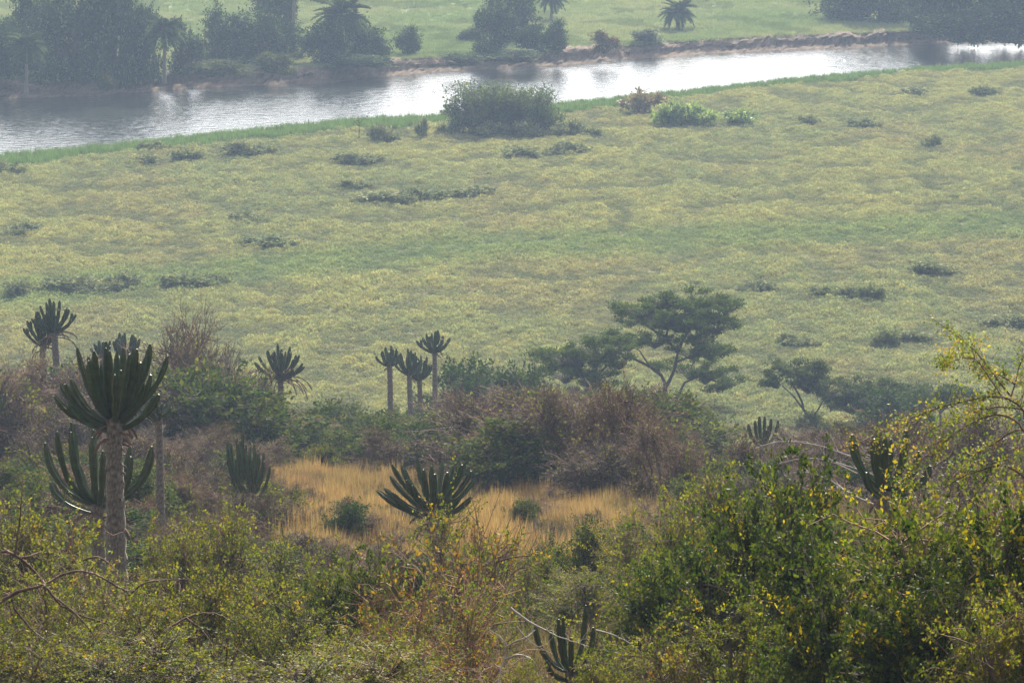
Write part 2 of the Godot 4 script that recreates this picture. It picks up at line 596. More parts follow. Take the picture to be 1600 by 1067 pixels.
func cover(called: String, label: String, category: String, mesh: Mesh, material: Material, items: Array) -> void:
	# items: [position, scale, height scale, turn, colour]
	var mm := MultiMesh.new()
	mm.transform_format = MultiMesh.TRANSFORM_3D
	mm.use_colors = true
	mm.mesh = mesh
	mm.instance_count = items.size()
	var buf := PackedFloat32Array()
	buf.resize(items.size() * 16)
	var b := 0
	for it in items:
		var p: Vector3 = it[0]
		var s: float = it[1]
		var h: float = it[2]
		var ca := cos(it[3]) * s
		var sa := sin(it[3]) * s
		buf[b] = ca; buf[b + 1] = 0.0; buf[b + 2] = sa; buf[b + 3] = p.x
		buf[b + 4] = 0.0; buf[b + 5] = h; buf[b + 6] = 0.0; buf[b + 7] = p.y
		buf[b + 8] = -sa; buf[b + 9] = 0.0; buf[b + 10] = ca; buf[b + 11] = p.z
		var c: Color = it[4]
		buf[b + 12] = c.r; buf[b + 13] = c.g; buf[b + 14] = c.b; buf[b + 15] = 1.0
		b += 16
	mm.buffer = buf
	var o := MultiMeshInstance3D.new()
	o.name = numbered(called)
	o.multimesh = mm
	o.material_override = material
	add_child(o, true)
	o.set_meta("kind", "stuff")
	tag(o, label, category)

func build_ground() -> void:
	var xs := []
	var x := -1600.0
	while x < 1600.0:
		xs.append(x)
		var ax := absf(x)
		x += 1.5 if ax < 110.0 else (6.0 if ax < 200.0 else (30.0 if ax < 400.0 else 150.0))
	xs.append(1600.0)
	var mb := Mb.new()
	var rows := 0
	for xx in xs:
		var dn := along_line(near_bank, xx)
		var df := along_line(far_bank, xx)
		var ds := []
		for d in [-300.0, -80.0, -30.0, 0.0, 10.0, 20.0]: ds.append(d)
		var d := 25.0
		while d <= 305.0:
			ds.append(d)
			d += 5.0
		for i in 30: ds.append(lerpf(310.0, dn - 3.0, i / 29.0))
		var bed := ds.size()
		for q in [dn - 1.0, dn, dn + 1.5, dn + 5.0, df - 7.0, df - 3.0, df - 0.5]: ds.append(q)
		for q in [df + 1.0, df + 4.0, df + 8.0, df + 14.0, df + 22.0, df + 32.0, df + 45.0, df + 60.0, df + 80.0, df + 110.0, df + 160.0, df + 240.0, df + 400.0, df + 800.0, df + 1500.0, df + 3000.0]: ds.append(q)
		rows = ds.size()
		for i in rows:
			var dd: float = ds[i]
			var y := height(xx, dd)
			var col := Color(0.15, 0.115, 0.06)
			if dd > 270.0: col = Color(0.19, 0.185, 0.085)
			if i >= bed:
				var j := i - bed
				y = [-0.1, -0.45, -1.4, -3.0, -3.0, -1.8, -1.2, -0.9, 0.3, FAR_Y - 0.25][j] if j < 10 else FAR_Y - 0.15
				if j >= 1 and j < 10: col = Color(0.2, 0.14, 0.1)
				elif j >= 10: col = Color(0.17, 0.22, 0.09)
			if dd < 300.0 and dd > 110.0 and dd < 180.0: col = Color(0.24, 0.16, 0.075)
			mb.v.append(Vector3(xx, y, -dd))
			mb.c.append(col)
	for i in xs.size() - 1:
		for j in rows - 1:
			var a := i * rows + j
			var b := a + rows
			mb.ix.append(a); mb.ix.append(a + 1); mb.ix.append(b + 1)
			mb.ix.append(a); mb.ix.append(b + 1); mb.ix.append(b)
	mb.n.resize(mb.v.size())
	for i in range(0, mb.ix.size(), 3):
		var nn := (mb.v[mb.ix[i + 2]] - mb.v[mb.ix[i]]).cross(mb.v[mb.ix[i + 1]] - mb.v[mb.ix[i]])
		for k in 3: mb.n[mb.ix[i + k]] += nn
	for i in mb.n.size(): mb.n[i] = mb.n[i].normalized()
	structure("ground", mb.mesh(), M.ground)
	# the river
	var wv := Mb.new()
	var line := []
	for k in 61: line.append(-600.0 + 20.0 * k)
	for xx in line:
		var dn := along_line(near_bank, xx)
		var df := along_line(far_bank, xx)
		for k in 9:
			wv.v.append(Vector3(xx, WATER_Y, -lerpf(dn - 0.5, df + 1.0, k / 8.0)))
			wv.n.append(Vector3.UP)
			wv.c.append(Color(1, 1, 1))
	for i in line.size() - 1:
		for j in 8:
			var a := i * 9 + j
			var b := a + 9
			wv.ix.append(a); wv.ix.append(a + 1); wv.ix.append(b + 1)
			wv.ix.append(a); wv.ix.append(b + 1); wv.ix.append(b)
	structure("river", wv.mesh(), M.water)
	# the eroded bank on the far side: a broken earth step
	var bank := Mb.new()
	var steps := 480
	var prof := [[-2.2, -1.3], [-0.6, -0.72], [0.3, -0.45], [1.2, -0.25], [2.0, 0.1], [2.3, 0.7], [2.8, 1.05], [3.6, 1.2], [5.0, 1.3], [6.4, 1.3], [8.6, 1.0]]
	var rng := seeded(77)
	for i in steps:
		var xx := -112.0 + i * 0.48
		var df := along_line(far_bank, xx) + lay.get_noise_2d(xx * 3.0, 40.0) * 2.6
		var tall := 0.75 + 0.5 * lay.get_noise_2d(xx * 4.0, 900.0)
		for j in prof.size():
			var y: float = prof[j][1]
			if j >= 2 and j < 10: y = WATER_Y + (y - WATER_Y) * clampf(tall + 0.15, 0.7, 1.1) + rng.randf_range(-0.16, 0.16)
			var push: float = lay.get_noise_2d(xx * 14.0, j * 37.0) * 0.5 + rng.randf_range(-0.25, 0.25)
			bank.v.append(Vector3(xx, y, -(df + prof[j][0] + push)))
			var tone: Color = Color(0.15, 0.105, 0.08).lerp(Color(0.3, 0.22, 0.165), clampf(0.4 + lay.get_noise_2d(xx * 3.0 + j * 11.0, 300.0), 0, 1))
			bank.c.append(vary(rng, tone, 0.2))
			bank.n.append(Vector3.UP)
	var pn := prof.size()
	for i in steps - 1:
		for j in pn - 1:
			var a := i * pn + j
			var b := a + pn
			bank.ix.append(a); bank.ix.append(a + 1); bank.ix.append(b + 1)
			bank.ix.append(a); bank.ix.append(b + 1); bank.ix.append(b)
	structure("river_bank", bank.mesh(true), M.earth)

func _ready() -> void:
	# ------------------------------------------------ camera
	var cam := Camera3D.new()
	cam.name = "camera"
	add_child(cam)
	cam.position = EYE
	cam.rotation_degrees = Vector3(-PITCH, 0, 0)
	cam.fov = rad_to_deg(2.0 * atan(533.5 / FOCAL))
	cam.near = 1.0
	cam.far = 6000.0
	cam.current = true
	# ------------------------------------------------ sky, sun, air
	var env := Environment.new()
	env.background_mode = Environment.BG_SKY
	var sky := Sky.new()
	var sm := PhysicalSkyMaterial.new()
	sm.turbidity = 60.0
	sm.mie_coefficient = 0.03
	sm.mie_eccentricity = 0.75
	sm.mie_color = Color(0.80, 0.80, 0.80)
	sm.energy_multiplier = 4.0
	sm.ground_color = Color(0.35, 0.35, 0.25)
	sky.sky_material = sm
	env.sky = sky
	env.tonemap_mode = Environment.TONE_MAPPER_LINEAR
	env.tonemap_exposure = 2.6
	env.fog_enabled = true
	env.fog_density = 0.00027
	env.fog_light_color = Color(0.77, 0.87, 1.0)
	env.sdfgi_enabled = true
	env.ssao_enabled = true
	env.ssil_enabled = true
	var we := WorldEnvironment.new()
	we.name = "world_environment"
	we.environment = env
	add_child(we)
	var sun := DirectionalLight3D.new()
	sun.name = "sun"
	add_child(sun)
	var el := deg_to_rad(32.0)
	var az := deg_to_rad(10.0)
	var to_sun := Vector3(sin(az) * cos(el), sin(el), -cos(az) * cos(el))
	sun.basis = Basis.looking_at(-to_sun, Vector3.UP)
	sun.light_energy = 1.6
	sun.light_color = Color(1.0, 0.955, 0.86)
	sun.light_angular_distance = 0.6
	sun.shadow_enabled = true
	# ------------------------------------------------ noises, materials
	lay.seed = 5; lay.frequency = 0.03; lay.fractal_octaves = 3
	patch.seed = 11; patch.frequency = 0.02; patch.fractal_octaves = 4
	make_materials()
	for q in [[-40, 258], [0, 255], [150, 242], [340, 221], [560, 198], [690, 192], [870, 174], [1000, 161], [1100, 150], [1250, 133], [1400, 120], [1500, 113], [1640, 107]]:
		var p := on_level(q[0], q[1], WATER_Y)
		near_bank.append(Vector2(p.x, -p.z))
	for q in [[-40, 154], [0, 152], [130, 149], [250, 141], [350, 134], [500, 130], [560, 124], [650, 114], [760, 109], [900, 99], [1000, 92], [1100, 84], [1250, 77], [1400, 71], [1480, 67], [1640, 62]]:
		var p := on_level(q[0], q[1], WATER_Y)
		far_bank.append(Vector2(p.x, -p.z))
	build_ground()
	build_far_bank()
	build_plain()
	build_mid_slope()
	build_candelabras()
	build_front()
	build_cover()

func make_materials() -> void:
	var g := StandardMaterial3D.new()
	g.vertex_color_use_as_albedo = true
	g.albedo_texture = noise_tex(3, 0.02, Color(0.62, 0.6, 0.55), Color(1, 1, 1))
	g.uv1_triplanar = true
	g.uv1_world_triplanar = true
	g.uv1_scale = Vector3(0.09, 0.09, 0.09)
	g.roughness = 0.95
	g.metallic_specular = 0.2
	M.ground = g
	var e: StandardMaterial3D = g.duplicate()
	e.uv1_scale = Vector3(0.3, 0.3, 0.3)
	M.earth = e
	var w := StandardMaterial3D.new()
	w.albedo_color = Color(0.035, 0.04, 0.035).linear_to_srgb()
	w.roughness = 0.05
	w.metallic_specular = 0.58
	w.normal_enabled = true
	w.normal_texture = noise_tex(9, 0.02, Color.BLACK, Color.WHITE, 1024, 6, true)
	w.normal_scale = 0.8
	w.uv1_triplanar = true
	w.uv1_world_triplanar = true
	w.uv1_scale = Vector3(0.016, 0.1, 0.04)
	M.water = w
	M.leaf = leafy(Color(1, 1, 1), 0.95, 0.6)
	M.leaf_far = leafy(Color(1, 1, 1), 0.6, 0.85)
	M.leaf_dull = leafy(Color(0.8, 0.85, 0.85), 0.8, 0.85)
	M.leaf_gold = leafy(Color(1.15, 0.95, 0.7), 0.95, 0.85)
	M.leaf_mid = leafy(Color(0.85, 0.85, 0.85), 0.8, 0.9)
	M.leaf_front = leafy(Color(0.9, 0.93, 0.5), 1.0, 0.6)
	M.palm_leaf = leafy(Color(0.8, 0.8, 0.8), 0.5, 1.0)
	M.grass = leafy(Color(1, 1, 1), 0.8, 0.85)
	M.wood = woody(Color(1, 1, 1))
	M.woods = [M.wood, woody(Color(1.08, 1.0, 0.96)), woody(Color(0.8, 0.85, 0.9)), woody(Color(1.5, 1.4, 1.3))]
	M.bark = woody(Color(1, 1, 1))
	M.dark_wood = woody(Color(0.055, 0.045, 0.04))
	M.pale_wood = woody(Color(0.36, 0.32, 0.29))
	M.brown_wood = woody(Color(0.13, 0.08, 0.055))
	var t := StandardMaterial3D.new()
	t.vertex_color_use_as_albedo = true
	t.albedo_color = Color(0.29, 0.245, 0.2).linear_to_srgb()
	t.albedo_texture = noise_tex(21, 0.03, Color(0.45, 0.42, 0.4), Color(1, 1, 1), 256)
	t.uv1_triplanar = true
	t.uv1_scale = Vector3(1.6, 0.9, 1.6)
	t.roughness = 0.9
	M.trunk = t
	var a := StandardMaterial3D.new()
	a.vertex_color_use_as_albedo = true
	a.albedo_color = Color(0.06, 0.092, 0.024).linear_to_srgb()
	a.albedo_texture = noise_tex(23, 0.02, Color(0.6, 0.6, 0.5), Color(1, 1, 1), 256)
	a.uv1_triplanar = true
	a.uv1_scale = Vector3(1, 1, 1)
	a.roughness = 0.5
	M.arm = a
	M.dead_arm = woody(Color(0.13, 0.075, 0.045))
	M.fronds = [frond_mesh(1, 3.4), frond_mesh(2, 3.4), frond_mesh(3, 3.2)]

# ---------------------------------------------------------------- far bank
func build_far_bank() -> void:
	var protos := []
	for i in 5:
		protos.append(bush({"seed": 300 + i, "w": 8.0, "h": 9.0, "clumps": 18, "twigs": 480, "leaves": 18, "leaf": 0.36, "ratio": 0.6, "spread": 0.07, "twig": 0.03, "stem": 0.2, "low": 0.04, "flat": 0.8, "leaf_from": 0.5,
			"bark": Color(0.1, 0.08, 0.07), "palette": [[Color(0.04, 0.065, 0.025), 3], [Color(0.055, 0.085, 0.03), 2], [Color(0.15, 0.19, 0.07), 0.7]], "wm": M.wood, "lm": M.leaf_far}))
	M.far_protos = protos
	# [px, foot row, top row, width, label]
	var list := [
		[-18, 130, 40, 90, "dark tree cut by the left edge at the waterside"],
		[28, 118, 34, 92, "bushy dark tree nearest the left edge of the far bank"],
		[62, 108, -40, 80, "dark tree behind the others by the upper left corner"],
		[108, 122, -10, 105, "broad dark tree on the far bank, second clump from the left"],
		[176, 120, -70, 92, "tallest dark tree of the left clump on the far bank"],
		[222, 120, 14, 70, "dark tree leaning on the tallest one of the left clump"],
		[287, 116, 36, 55, "low dark tree right of the drooping palm"],
		[345, 100, 18, 66, "round dark tree standing alone between two low dark trees"],
		[402, 100, 22, 76, "dark tree with a pale crown left of the tall bare palm stem"],
		[446, 92, 36, 62, "low dark tree at the foot of the tall bare palm stem"],
		[424, 66, -26, 70, "light-crowned tree reaching above the row on the far bank"],
		[510, 98, 34, 74, "ivy-dark tree hanging round the foot of the big palm"],
		[566, 94, 38, 78, "round dark tree right of the big palm's foot"],
		[776, 84, 6, 62, "tree with a bare lower trunk and tufted crown at mid bank"],
		[805, 62, -26, 80, "large dark tree behind the tufted one at mid bank"],
		[830, 82, 40, 56, "low spreading dark tree in the mid bank clump"],
		[869, 82, 34, 40, "square dark tree at the right of the mid bank clump"],
		[1318, 30, -40, 92, "leftmost dark tree of the upper right clump"],
		[1385, 32, -70, 100, "second dark tree of the upper right clump"],
		[1452, 46, -90, 84, "dark tree in the middle of the upper right clump"],
		[1512, 54, -110, 96, "dark waterside tree of the upper right clump"],
		[1574, 56, -120, 104, "dark waterside tree nearest the upper right corner"],
		[1640, 58, -120, 110, "dark tree cut by the right edge at the waterside"],
	]
	var rng := seeded(31)
	for i in list.size():
		var q: Array = list[i]
		var g := on_level(q[0], q[1], FAR_Y)
		plant_at(protos[i % 5], "broadleaf_tree", q[4], "tree", "trees on the far bank", q[0], q[2], -g.z, q[3] * 1.06, rng.randf() * TAU, null, FAR_Y - 0.1, ["trunk", "crown"])
	palm("feathery palm drooping over the right end of the left clump", 256, 18, 126, 84, 41)
	palm("pale-fronded palm among the dark trees at the left edge", 40, 44, 140, 80, 42)
	palm("tall palm with a bare stem that leaves the top of the picture", 458, -60, 84, 64, 43)
	palm("big palm with arching fronds over a dark ivy-covered base", 532, -16, 96, 112, 44)
	palm("solitary palm on the open green field", 1058, -8, 46, 74, 45)
	palm("small umbrella-shaped palm behind the mid bank clump", 861, -26, 30, 64, 46)
	# low shrubs
	var low := [
		[161, 138, 116, 30, "small bright green bush at the water's edge under the dark trees", M.leaf_gold],
		[388, 100, 76, 26, "small round green shrub above the muddy bank", M.leaf],
		[432, 112, 84, 66, "wide pale green shrub on the muddy bank", M.leaf_gold],
		[330, 118, 94, 110, "long low pale green shrub by the bare mud", M.leaf_gold],
		[640, 84, 42, 44, "single rounded shrub between the big palm and the mid bank clump", M.leaf],
		[735, 62, 44, 40, "low dark shrub left of the mid bank clump", M.leaf_far],
		[720, 100, 84, 60, "low dark shrub at the top of the bank below the tufted tree", M.leaf_far],
		[800, 94, 78, 90, "dark undergrowth bush at the feet of the mid bank clump", M.leaf_far],
		[1010, 66, 46, 50, "low green shrub right of the rust-brown bush", M.leaf],
		[1500, 64, 14, 120, "dark waterside bush under the trees at upper right", M.leaf_far],
		[1585, 64, 6, 130, "dark waterside bush in the upper right corner", M.leaf_far],
		[560, 104, 86, 90, "dark low bush spreading at the big palm's foot", M.leaf_far],
	]
	for i in low.size():
		var q: Array = low[i]
		var g := on_level(q[0], q[1], FAR_Y)
		plant_at(protos[(i + 2) % 5], "shrub", q[4], "shrub", "low shrubs on the far bank", q[0], q[2], -g.z, q[3], rng.randf() * TAU, q[5], FAR_Y - 0.1)
	var rust := leafy(Color(3.0, 1.25, 1.3), 0.3, 0.9)
	var gr := on_level(945, 82, FAR_Y)
	plant_at(protos[1], "rusty_bush", "rust-brown mound-shaped bush at the edge of the far bank", "bush", "", 945, 50, -gr.z, 44, 0.4, rust, FAR_Y - 0.1)

# ---------------------------------------------------------------- flood plain
func build_plain() -> void:
	var rng := seeded(51)
	var marsh := []
	for i in 3:
		marsh.append(bush({"seed": 330 + i, "w": 3.0, "h": 1.4, "clumps": 8, "twigs": 130, "leaves": 12, "leaf": 0.26, "ratio": 0.5, "spread": 0.06, "twig": 0.015, "stem": 0.05, "low": 0.15, "leaf_from": 0.4,
			"bark": Color(0.12, 0.1, 0.08), "palette": [[Color(0.17, 0.195, 0.11), 3], [Color(0.21, 0.235, 0.125), 2], [Color(0.31, 0.31, 0.16), 2]], "wm": M.wood, "lm": M.leaf_far}))
	# dark low shrubs dotted over the plain: [px, foot row, width, height in rows]
	var dots := [[390, 243, 62, 20], [290, 252, 48, 16], [222, 256, 34, 12], [12, 270, 50, 16], [240, 236, 40, 14], [600, 222, 34, 26], [890, 214, 40, 22], [925, 214, 26, 12],
		[600, 316, 62, 16], [648, 318, 56, 20], [690, 312, 60, 14], [735, 308, 50, 16], [555, 295, 40, 12], [420, 384, 70, 16], [395, 346, 50, 14], [40, 366, 50, 14], [820, 246, 50, 14], [885, 242, 44, 16], [560, 256, 60, 16],
		[1265, 194, 30, 12], [1420, 150, 40, 12], [1540, 150, 44, 14], [1350, 200, 44, 14], [1455, 230, 24, 16],
		[20, 462, 60, 22], [85, 456, 60, 20], [140, 456, 60, 22], [190, 452, 60, 20], [285, 452, 70, 22], [330, 446, 34, 14],
		[1330, 466, 50, 18], [1290, 462, 40, 14], [1460, 428, 50, 18], [1570, 512, 60, 16], [1360, 470, 40, 22], [1180, 456, 40, 14], [1250, 540, 60, 16], [1390, 540, 40, 24], [1430, 532, 46, 14]]
	for i in dots.size():
		var q: Array = dots[i]
		var g := on_level(q[0], q[1], 0.0)
		var spot := "beyond the flat-crowned trees on the right of the plain"
		if q[1] < 260: spot = "near the river on the left" if q[0] < 690 else "on the plain right of the big river bush"
		elif q[1] < 400: spot = "in the loose rows across the middle of the plain" if q[0] < 1000 else "on the far right of the plain"
		elif q[0] < 400: spot = "in the dark row above the upper left candelabra pair"
		plant(marsh[i % 3], "marsh_shrub", "low dark green shrub " + spot, "shrub", "low shrubs " + spot, g, q[2] / FOCAL * -g.z * 1.35, (q[3] + 2.0) / FOCAL * -g.z * 1.0, rng.randf() * TAU, [M.leaf_far, M.leaf_dull, M.leaf_far][i % 3])
	# the big bush beside the river and its neighbours
	var big := bush({"seed": 340, "w": 11.0, "h": 6.5, "clumps": 22, "twigs": 620, "leaves": 22, "leaf": 0.3, "ratio": 0.55, "spread": 0.05, "twig": 0.03, "stem": 0.16, "low": 0.12, "flat": 0.8, "leaf_from": 0.5,
		"bark": Color(0.1, 0.08, 0.07), "palette": [[Color(0.06, 0.09, 0.03), 3], [Color(0.085, 0.115, 0.035), 2], [Color(0.13, 0.15, 0.05), 0.8]], "wm": M.wood, "lm": M.leaf})
	var g0 := on_level(765, 208, 0.0)
	plant_at(big, "river_bush", "tall left half of the dense bush standing before the bright river", "bush", "", 752, 134, -g0.z, 118, 0.3, null, 0.0)
	plant_at(big, "river_bush", "lower right half of the dense bush standing before the bright river", "bush", "", 826, 142, -g0.z - 1.0, 96, 2.1, null, 0.0)
	var small := [[700, 212, 190, 40, "small leafy shrub at the left foot of the big river bush"], [770, 214, 192, 60, "small leafy shrub in front of the big river bush"], [835, 214, 188, 56, "small leafy shrub at the right foot of the big river bush"],
		[658, 216, 186, 20, "small dark cone-shaped shrub left of the big river bush"], [1005, 178, 144, 72, "brownish domed shrub on the bank right of the big river bush"], [1045, 196, 160, 60, "bright green leafy shrub beside the brownish domed shrub"], [1100, 194, 166, 70, "bright green low thicket right of the domed shrub"], [1160, 196, 172, 60, "bright green low thicket thinning out to the right"]]
	for i in small.size():
		var q: Array = small[i]
		var g := on_level(q[0], q[1], 0.0)
		var mat: Material = M.leaf_far if i == 3 else (leafy(Color(1.3, 0.95, 1.0), 0.6) if i == 4 else (leafy(Color(1.0, 1.25, 0.8), 0.8) if i > 4 else M.leaf))
		plant_at(marsh[i % 3], "shrub", q[4], "shrub", "shrubs along the near bank", q[0], q[2], -g.z, q[3], rng.randf() * TAU, mat, 0.0)
	# thin sapling by the water
	var gs := on_level(560, 220, 0.0)
	var sap := stems_shrub("sapling", "thin bare sapling with a forked top by the water", "sapling", -gs.z, 560, [[[0.07, 0.0, 1.0], [560, 220], [561, 205], [560, 180]], [[0.04, 0.0, 1.0], [560, 196], [550, 186], [546, 184]], [[0.04, 0.0, 1.0], [561, 192], [570, 184], [574, 182]]],
		{"seed": 61, "per_metre": 14, "spurs": 2.0, "leaf": 0.22, "palette": [[Color(0.12, 0.14, 0.05), 1]], "wood": M.dark_wood, "lm": M.leaf})
	sap.name = "sapling"

# ---------------------------------------------------------------- middle slope
func build_mid_slope() -> void:
	var rng := seeded(71)
	var bare := []
	for i in 4:
		bare.append(bush({"seed": 400 + i, "w": 4.0, "h": 4.0, "clumps": 12, "twigs": 400, "leaves": 8, "leaf": 0.09, "ratio": 0.6, "spread": 0.05, "twig": 0.017, "stem": 0.07, "low": 0.12, "spurs": 5, "bare": 0.35, "leaf_from": 0.5,
			"bark": Color(0.118, 0.077, 0.058), "palette": [[Color(0.26, 0.25, 0.06), 2.5], [Color(0.17, 0.11, 0.07), 3], [Color(0.09, 0.12, 0.04), 1.5]], "wm": M.wood, "lm": M.leaf_mid}))
	var green := []
	for i in 4:
		green.append(bush({"seed": 420 + i, "w": 4.0, "h": 3.5, "clumps": 13, "twigs": 330, "leaves": 20, "leaf": 0.14, "ratio": 0.55, "spread": 0.05, "twig": 0.014, "stem": 0.06, "low": 0.2, "spurs": 1, "bare": 0.1, "leaf_from": 0.4,
			"bark": Color(0.11, 0.085, 0.07), "palette": [[Color(0.065, 0.095, 0.028), 3], [Color(0.11, 0.135, 0.035), 2], [Color(0.19, 0.2, 0.04), 0.8]], "wm": M.wood, "lm": M.leaf_mid}))
	M.bare = bare
	M.green = green
	# [kind, px, top row, depth, width, label]
	var list := [
		["b", 300, 512, 205, 120, "tall brown leafless tree right of the largest candelabra crown"],
		["b", 352, 548, 212, 90, "brown leafless shrub at the right of the tall leafless tree"],
		["b", 245, 560, 208, 90, "brown leafless shrub behind the largest candelabra crown"],
		["b", 40, 566, 190, 120, "brown leafless shrub below the pair of candelabra trees at left"],
		["b", 120, 590, 186, 110, "grey-brown leafless shrub behind the lower candelabra tree"],
		["b", -10, 590, 180, 100, "brown leafless shrub cut by the left edge"],
		["g", 320, 622, 186, 110, "dark green tree with a leaning trunk left of the dry grass"],
		["g", 392, 630, 192, 100, "yellow-green leafy shrub under the spiky candelabra tree"],
		["d", 268, 640, 180, 70, "deep green shrub beside the tall bare trunks"],
		["b", 455, 640, 196, 90, "brown leafless shrub right of the yellow-green shrub"],
		["g", 545, 632, 222, 130, "bright green leafy shrub left of the three slender candelabra trees"],
		["b", 500, 660, 205, 120, "brown twiggy shrub at the top edge of the dry grass"],
		["g", 600, 650, 200, 120, "olive shrub below the slender candelabra trees"],
		["g", 700, 640, 196, 120, "yellow-green leafy shrub right of the slender candelabra trunks"],
		["d", 745, 572, 262, 150, "broad dark green bush behind the slender candelabra trees"],
		["d", 820, 578, 256, 110, "dark green bush left of the dark flat-crowned tree"],
		["b", 800, 640, 172, 150, "brown leafless thicket, left of the three in the middle"],
		["b", 880, 610, 160, 170, "brown leafless thicket, middle and tallest of the three"],
		["b", 970, 604, 154, 170, "brown leafless thicket below the flat-crowned tree"],
		["b", 1030, 664, 147, 120, "grey-brown thicket at the right end of the dry grass"],
		["b", 850, 690, 165, 140, "grey-brown thicket edging the dry grass"],
		["b", 940, 690, 150, 150, "dark brown thicket edging the dry grass, right of its neighbour"],
		["b", 740, 690, 174, 120, "grey-brown thicket behind the spreading candelabra tree"],
		["d", 1072, 642, 285, 80, "dark green bush at the foot of the flat-crowned tree"],
		["b", 1190, 690, 150, 130, "brown twiggy shrub right of the open green strip"],
		["b", 1280, 668, 160, 140, "grey twiggy shrub below the grey-green tree"],
		["b", 1400, 650, 150, 160, "grey twiggy shrub behind the candelabra with upright arms"],
		["b", 1520, 640, 140, 150, "grey twiggy shrub behind the arching stems"],
		["g", 1100, 740, 130, 90, "yellow-green shrub at the right end of the dry grass"],
		["d", 1420, 612, 280, 130, "grey-green bush at the foot of the slope on the right"],
		["b", 60, 680, 150, 130, "grey-brown shrub left of the lower candelabra tree"],
		["b", 200, 690, 148, 120, "grey-brown shrub behind the thick candelabra trunk"],
		["g", 20, 730, 130, 110, "dull green shrub at the left edge"],
	]
	var deep: Material = leafy(Color(0.55, 0.75, 0.62), 0.6, 0.9)
	for i in list.size():
		var q: Array = list[i]
		var pr: Dictionary = bare[i % 4] if q[0] == "b" else green[i % 4]
		plant_at(pr, "leafless_shrub" if q[0] == "b" else "leafy_shrub", q[5], "shrub", "shrubs on the middle slope", q[1], q[2], q[3], q[4] * 1.15, rng.randf() * TAU, deep if q[0] == "d" else null)
	# scrub nobody could tell apart one from the other: [count, nearest, farthest, left, right, share of leafless, lowest, tallest]
	for z in [[60, 98, 128, 180, 620, 0.85, 0.9, 1.7, "in front of the left half of the dry grass"], [34, 98, 119, 620, 1000, 0.8, 0.6, 1.1, "in front of the right half of the dry grass"], [30, 128, 176, 180, 450, 0.8, 1.2, 2.4, "left of the dry grass around the old bare trunk"], [34, 98, 150, -60, 260, 0.7, 1.2, 2.4, "on the left below the candelabra trees"], [48, 124, 168, 430, 1060, 0.8, 0.4, 1.2, "standing in the open dry grass"], [16, 98, 126, 820, 1160, 0.45, 0.9, 1.6, "below the right end of the dry grass"], [62, 176, 232, -60, 375, 0.6, 2.4, 5.0, "on the left slope behind the candelabra trees"], [60, 176, 240, 420, 760, 0.4, 1.2, 2.8, "between the dry grass and the slender candelabra trees"], [60, 160, 225, 760, 1070, 0.7, 2.0, 4.4, "in the brown thicket behind the dry grass"], [26, 245, 282, 420, 1050, 0.2, 1.4, 2.6, "at the foot of the slope before the flat-crowned trees"], [60, 100, 205, 1120, 1680, 0.8, 1.4, 2.6, "on the right between the thicket and the plain"], [24, 250, 290, 1200, 1680, 0.3, 1.0, 2.2, "at the foot of the slope on the right"]]:
		for k in z[0]:
			var d := rng.randf_range(z[1], z[2])
			var px := rng.randf_range(z[3], z[4])
			var p := at(px, 760.0, d)
			p.y = height(p.x, d)
			if px > 1060.0 and px < 1230.0 and d > 165.0: continue
			var is_bare: bool = rng.randf() < z[5]
			var tall := rng.randf_range(z[6], z[7])
			var w := tall * rng.randf_range(1.1, 1.9)
			var pr: Dictionary = bare[rng.randi() % 4] if is_bare else green[rng.randi() % 4]
			var lab: String = ("low grey-brown twiggy shrub " if is_bare else "low olive leafy shrub ") + z[8]
			plant(pr, "twiggy_shrub" if is_bare else "olive_shrub", lab, "shrub", ("leafless scrub " if is_bare else "leafy scrub ") + z[8], p, w, tall, rng.randf() * TAU, null if is_bare else [M.leaf_mid, M.leaf_dull, M.leaf_gold, deep][rng.randi() % 4])
	# flat-crowned trees
	var pal := [[Color(0.07, 0.105, 0.035), 3], [Color(0.115, 0.155, 0.045), 2]]
	pad_tree("acacia_tree", "tall flat-crowned tree with forked dark trunk on the plain's edge", "tree", {"seed": 81, "d": 302.0, "foot": [1052, 648], "wood": M.dark_wood, "leaf": M.leaf_mid, "palette": pal, "dense": 22.0, "leaves": 20, "deep": 1.8,
		"limbs": [[[0.2, 0.0, 1], [1053, 650], [1047, 632], [1041, 619], [1039, 598], [1034, 587], [1016, 573], [988, 559], [966, 551]], [[0.13, 1.0, 1], [1054, 650], [1055, 630], [1063, 612], [1070, 598], [1092, 588], [1120, 596], [1142, 594]],
			[[0.15, 0.5], [1040, 606], [1046, 596], [1054, 577], [1059, 552], [1048, 537], [1041, 527], [1016, 512], [995, 492]], [[0.14, 1.0], [1059, 552], [1066, 534], [1077, 516], [1091, 502], [1112, 488]], [[0.1, 1.2], [1041, 527], [1046, 508], [1050, 490]], [[0.09, 1.0], [1056, 566], [1080, 556], [1110, 546], [1128, 543]], [[0.08, 1.0], [1016, 573], [1000, 548], [985, 536]]],
		"pads": [[1040, 484, 72, 15], [1090, 470, 62, 12], [1000, 478, 46, 10], [1132, 474, 26, 8], [1062, 498, 64, 12], [1118, 500, 36, 10], [1040, 466, 30, 8], [985, 530, 46, 10], [1022, 524, 32, 8], [1108, 538, 38, 12], [1130, 548, 20, 8], [1078, 574, 42, 13], [1104, 586, 38, 10], [1142, 592, 20, 6], [1030, 574, 18, 7], [1122, 602, 24, 5], [1085, 520, 40, 8], [1080, 545, 30, 8]]})
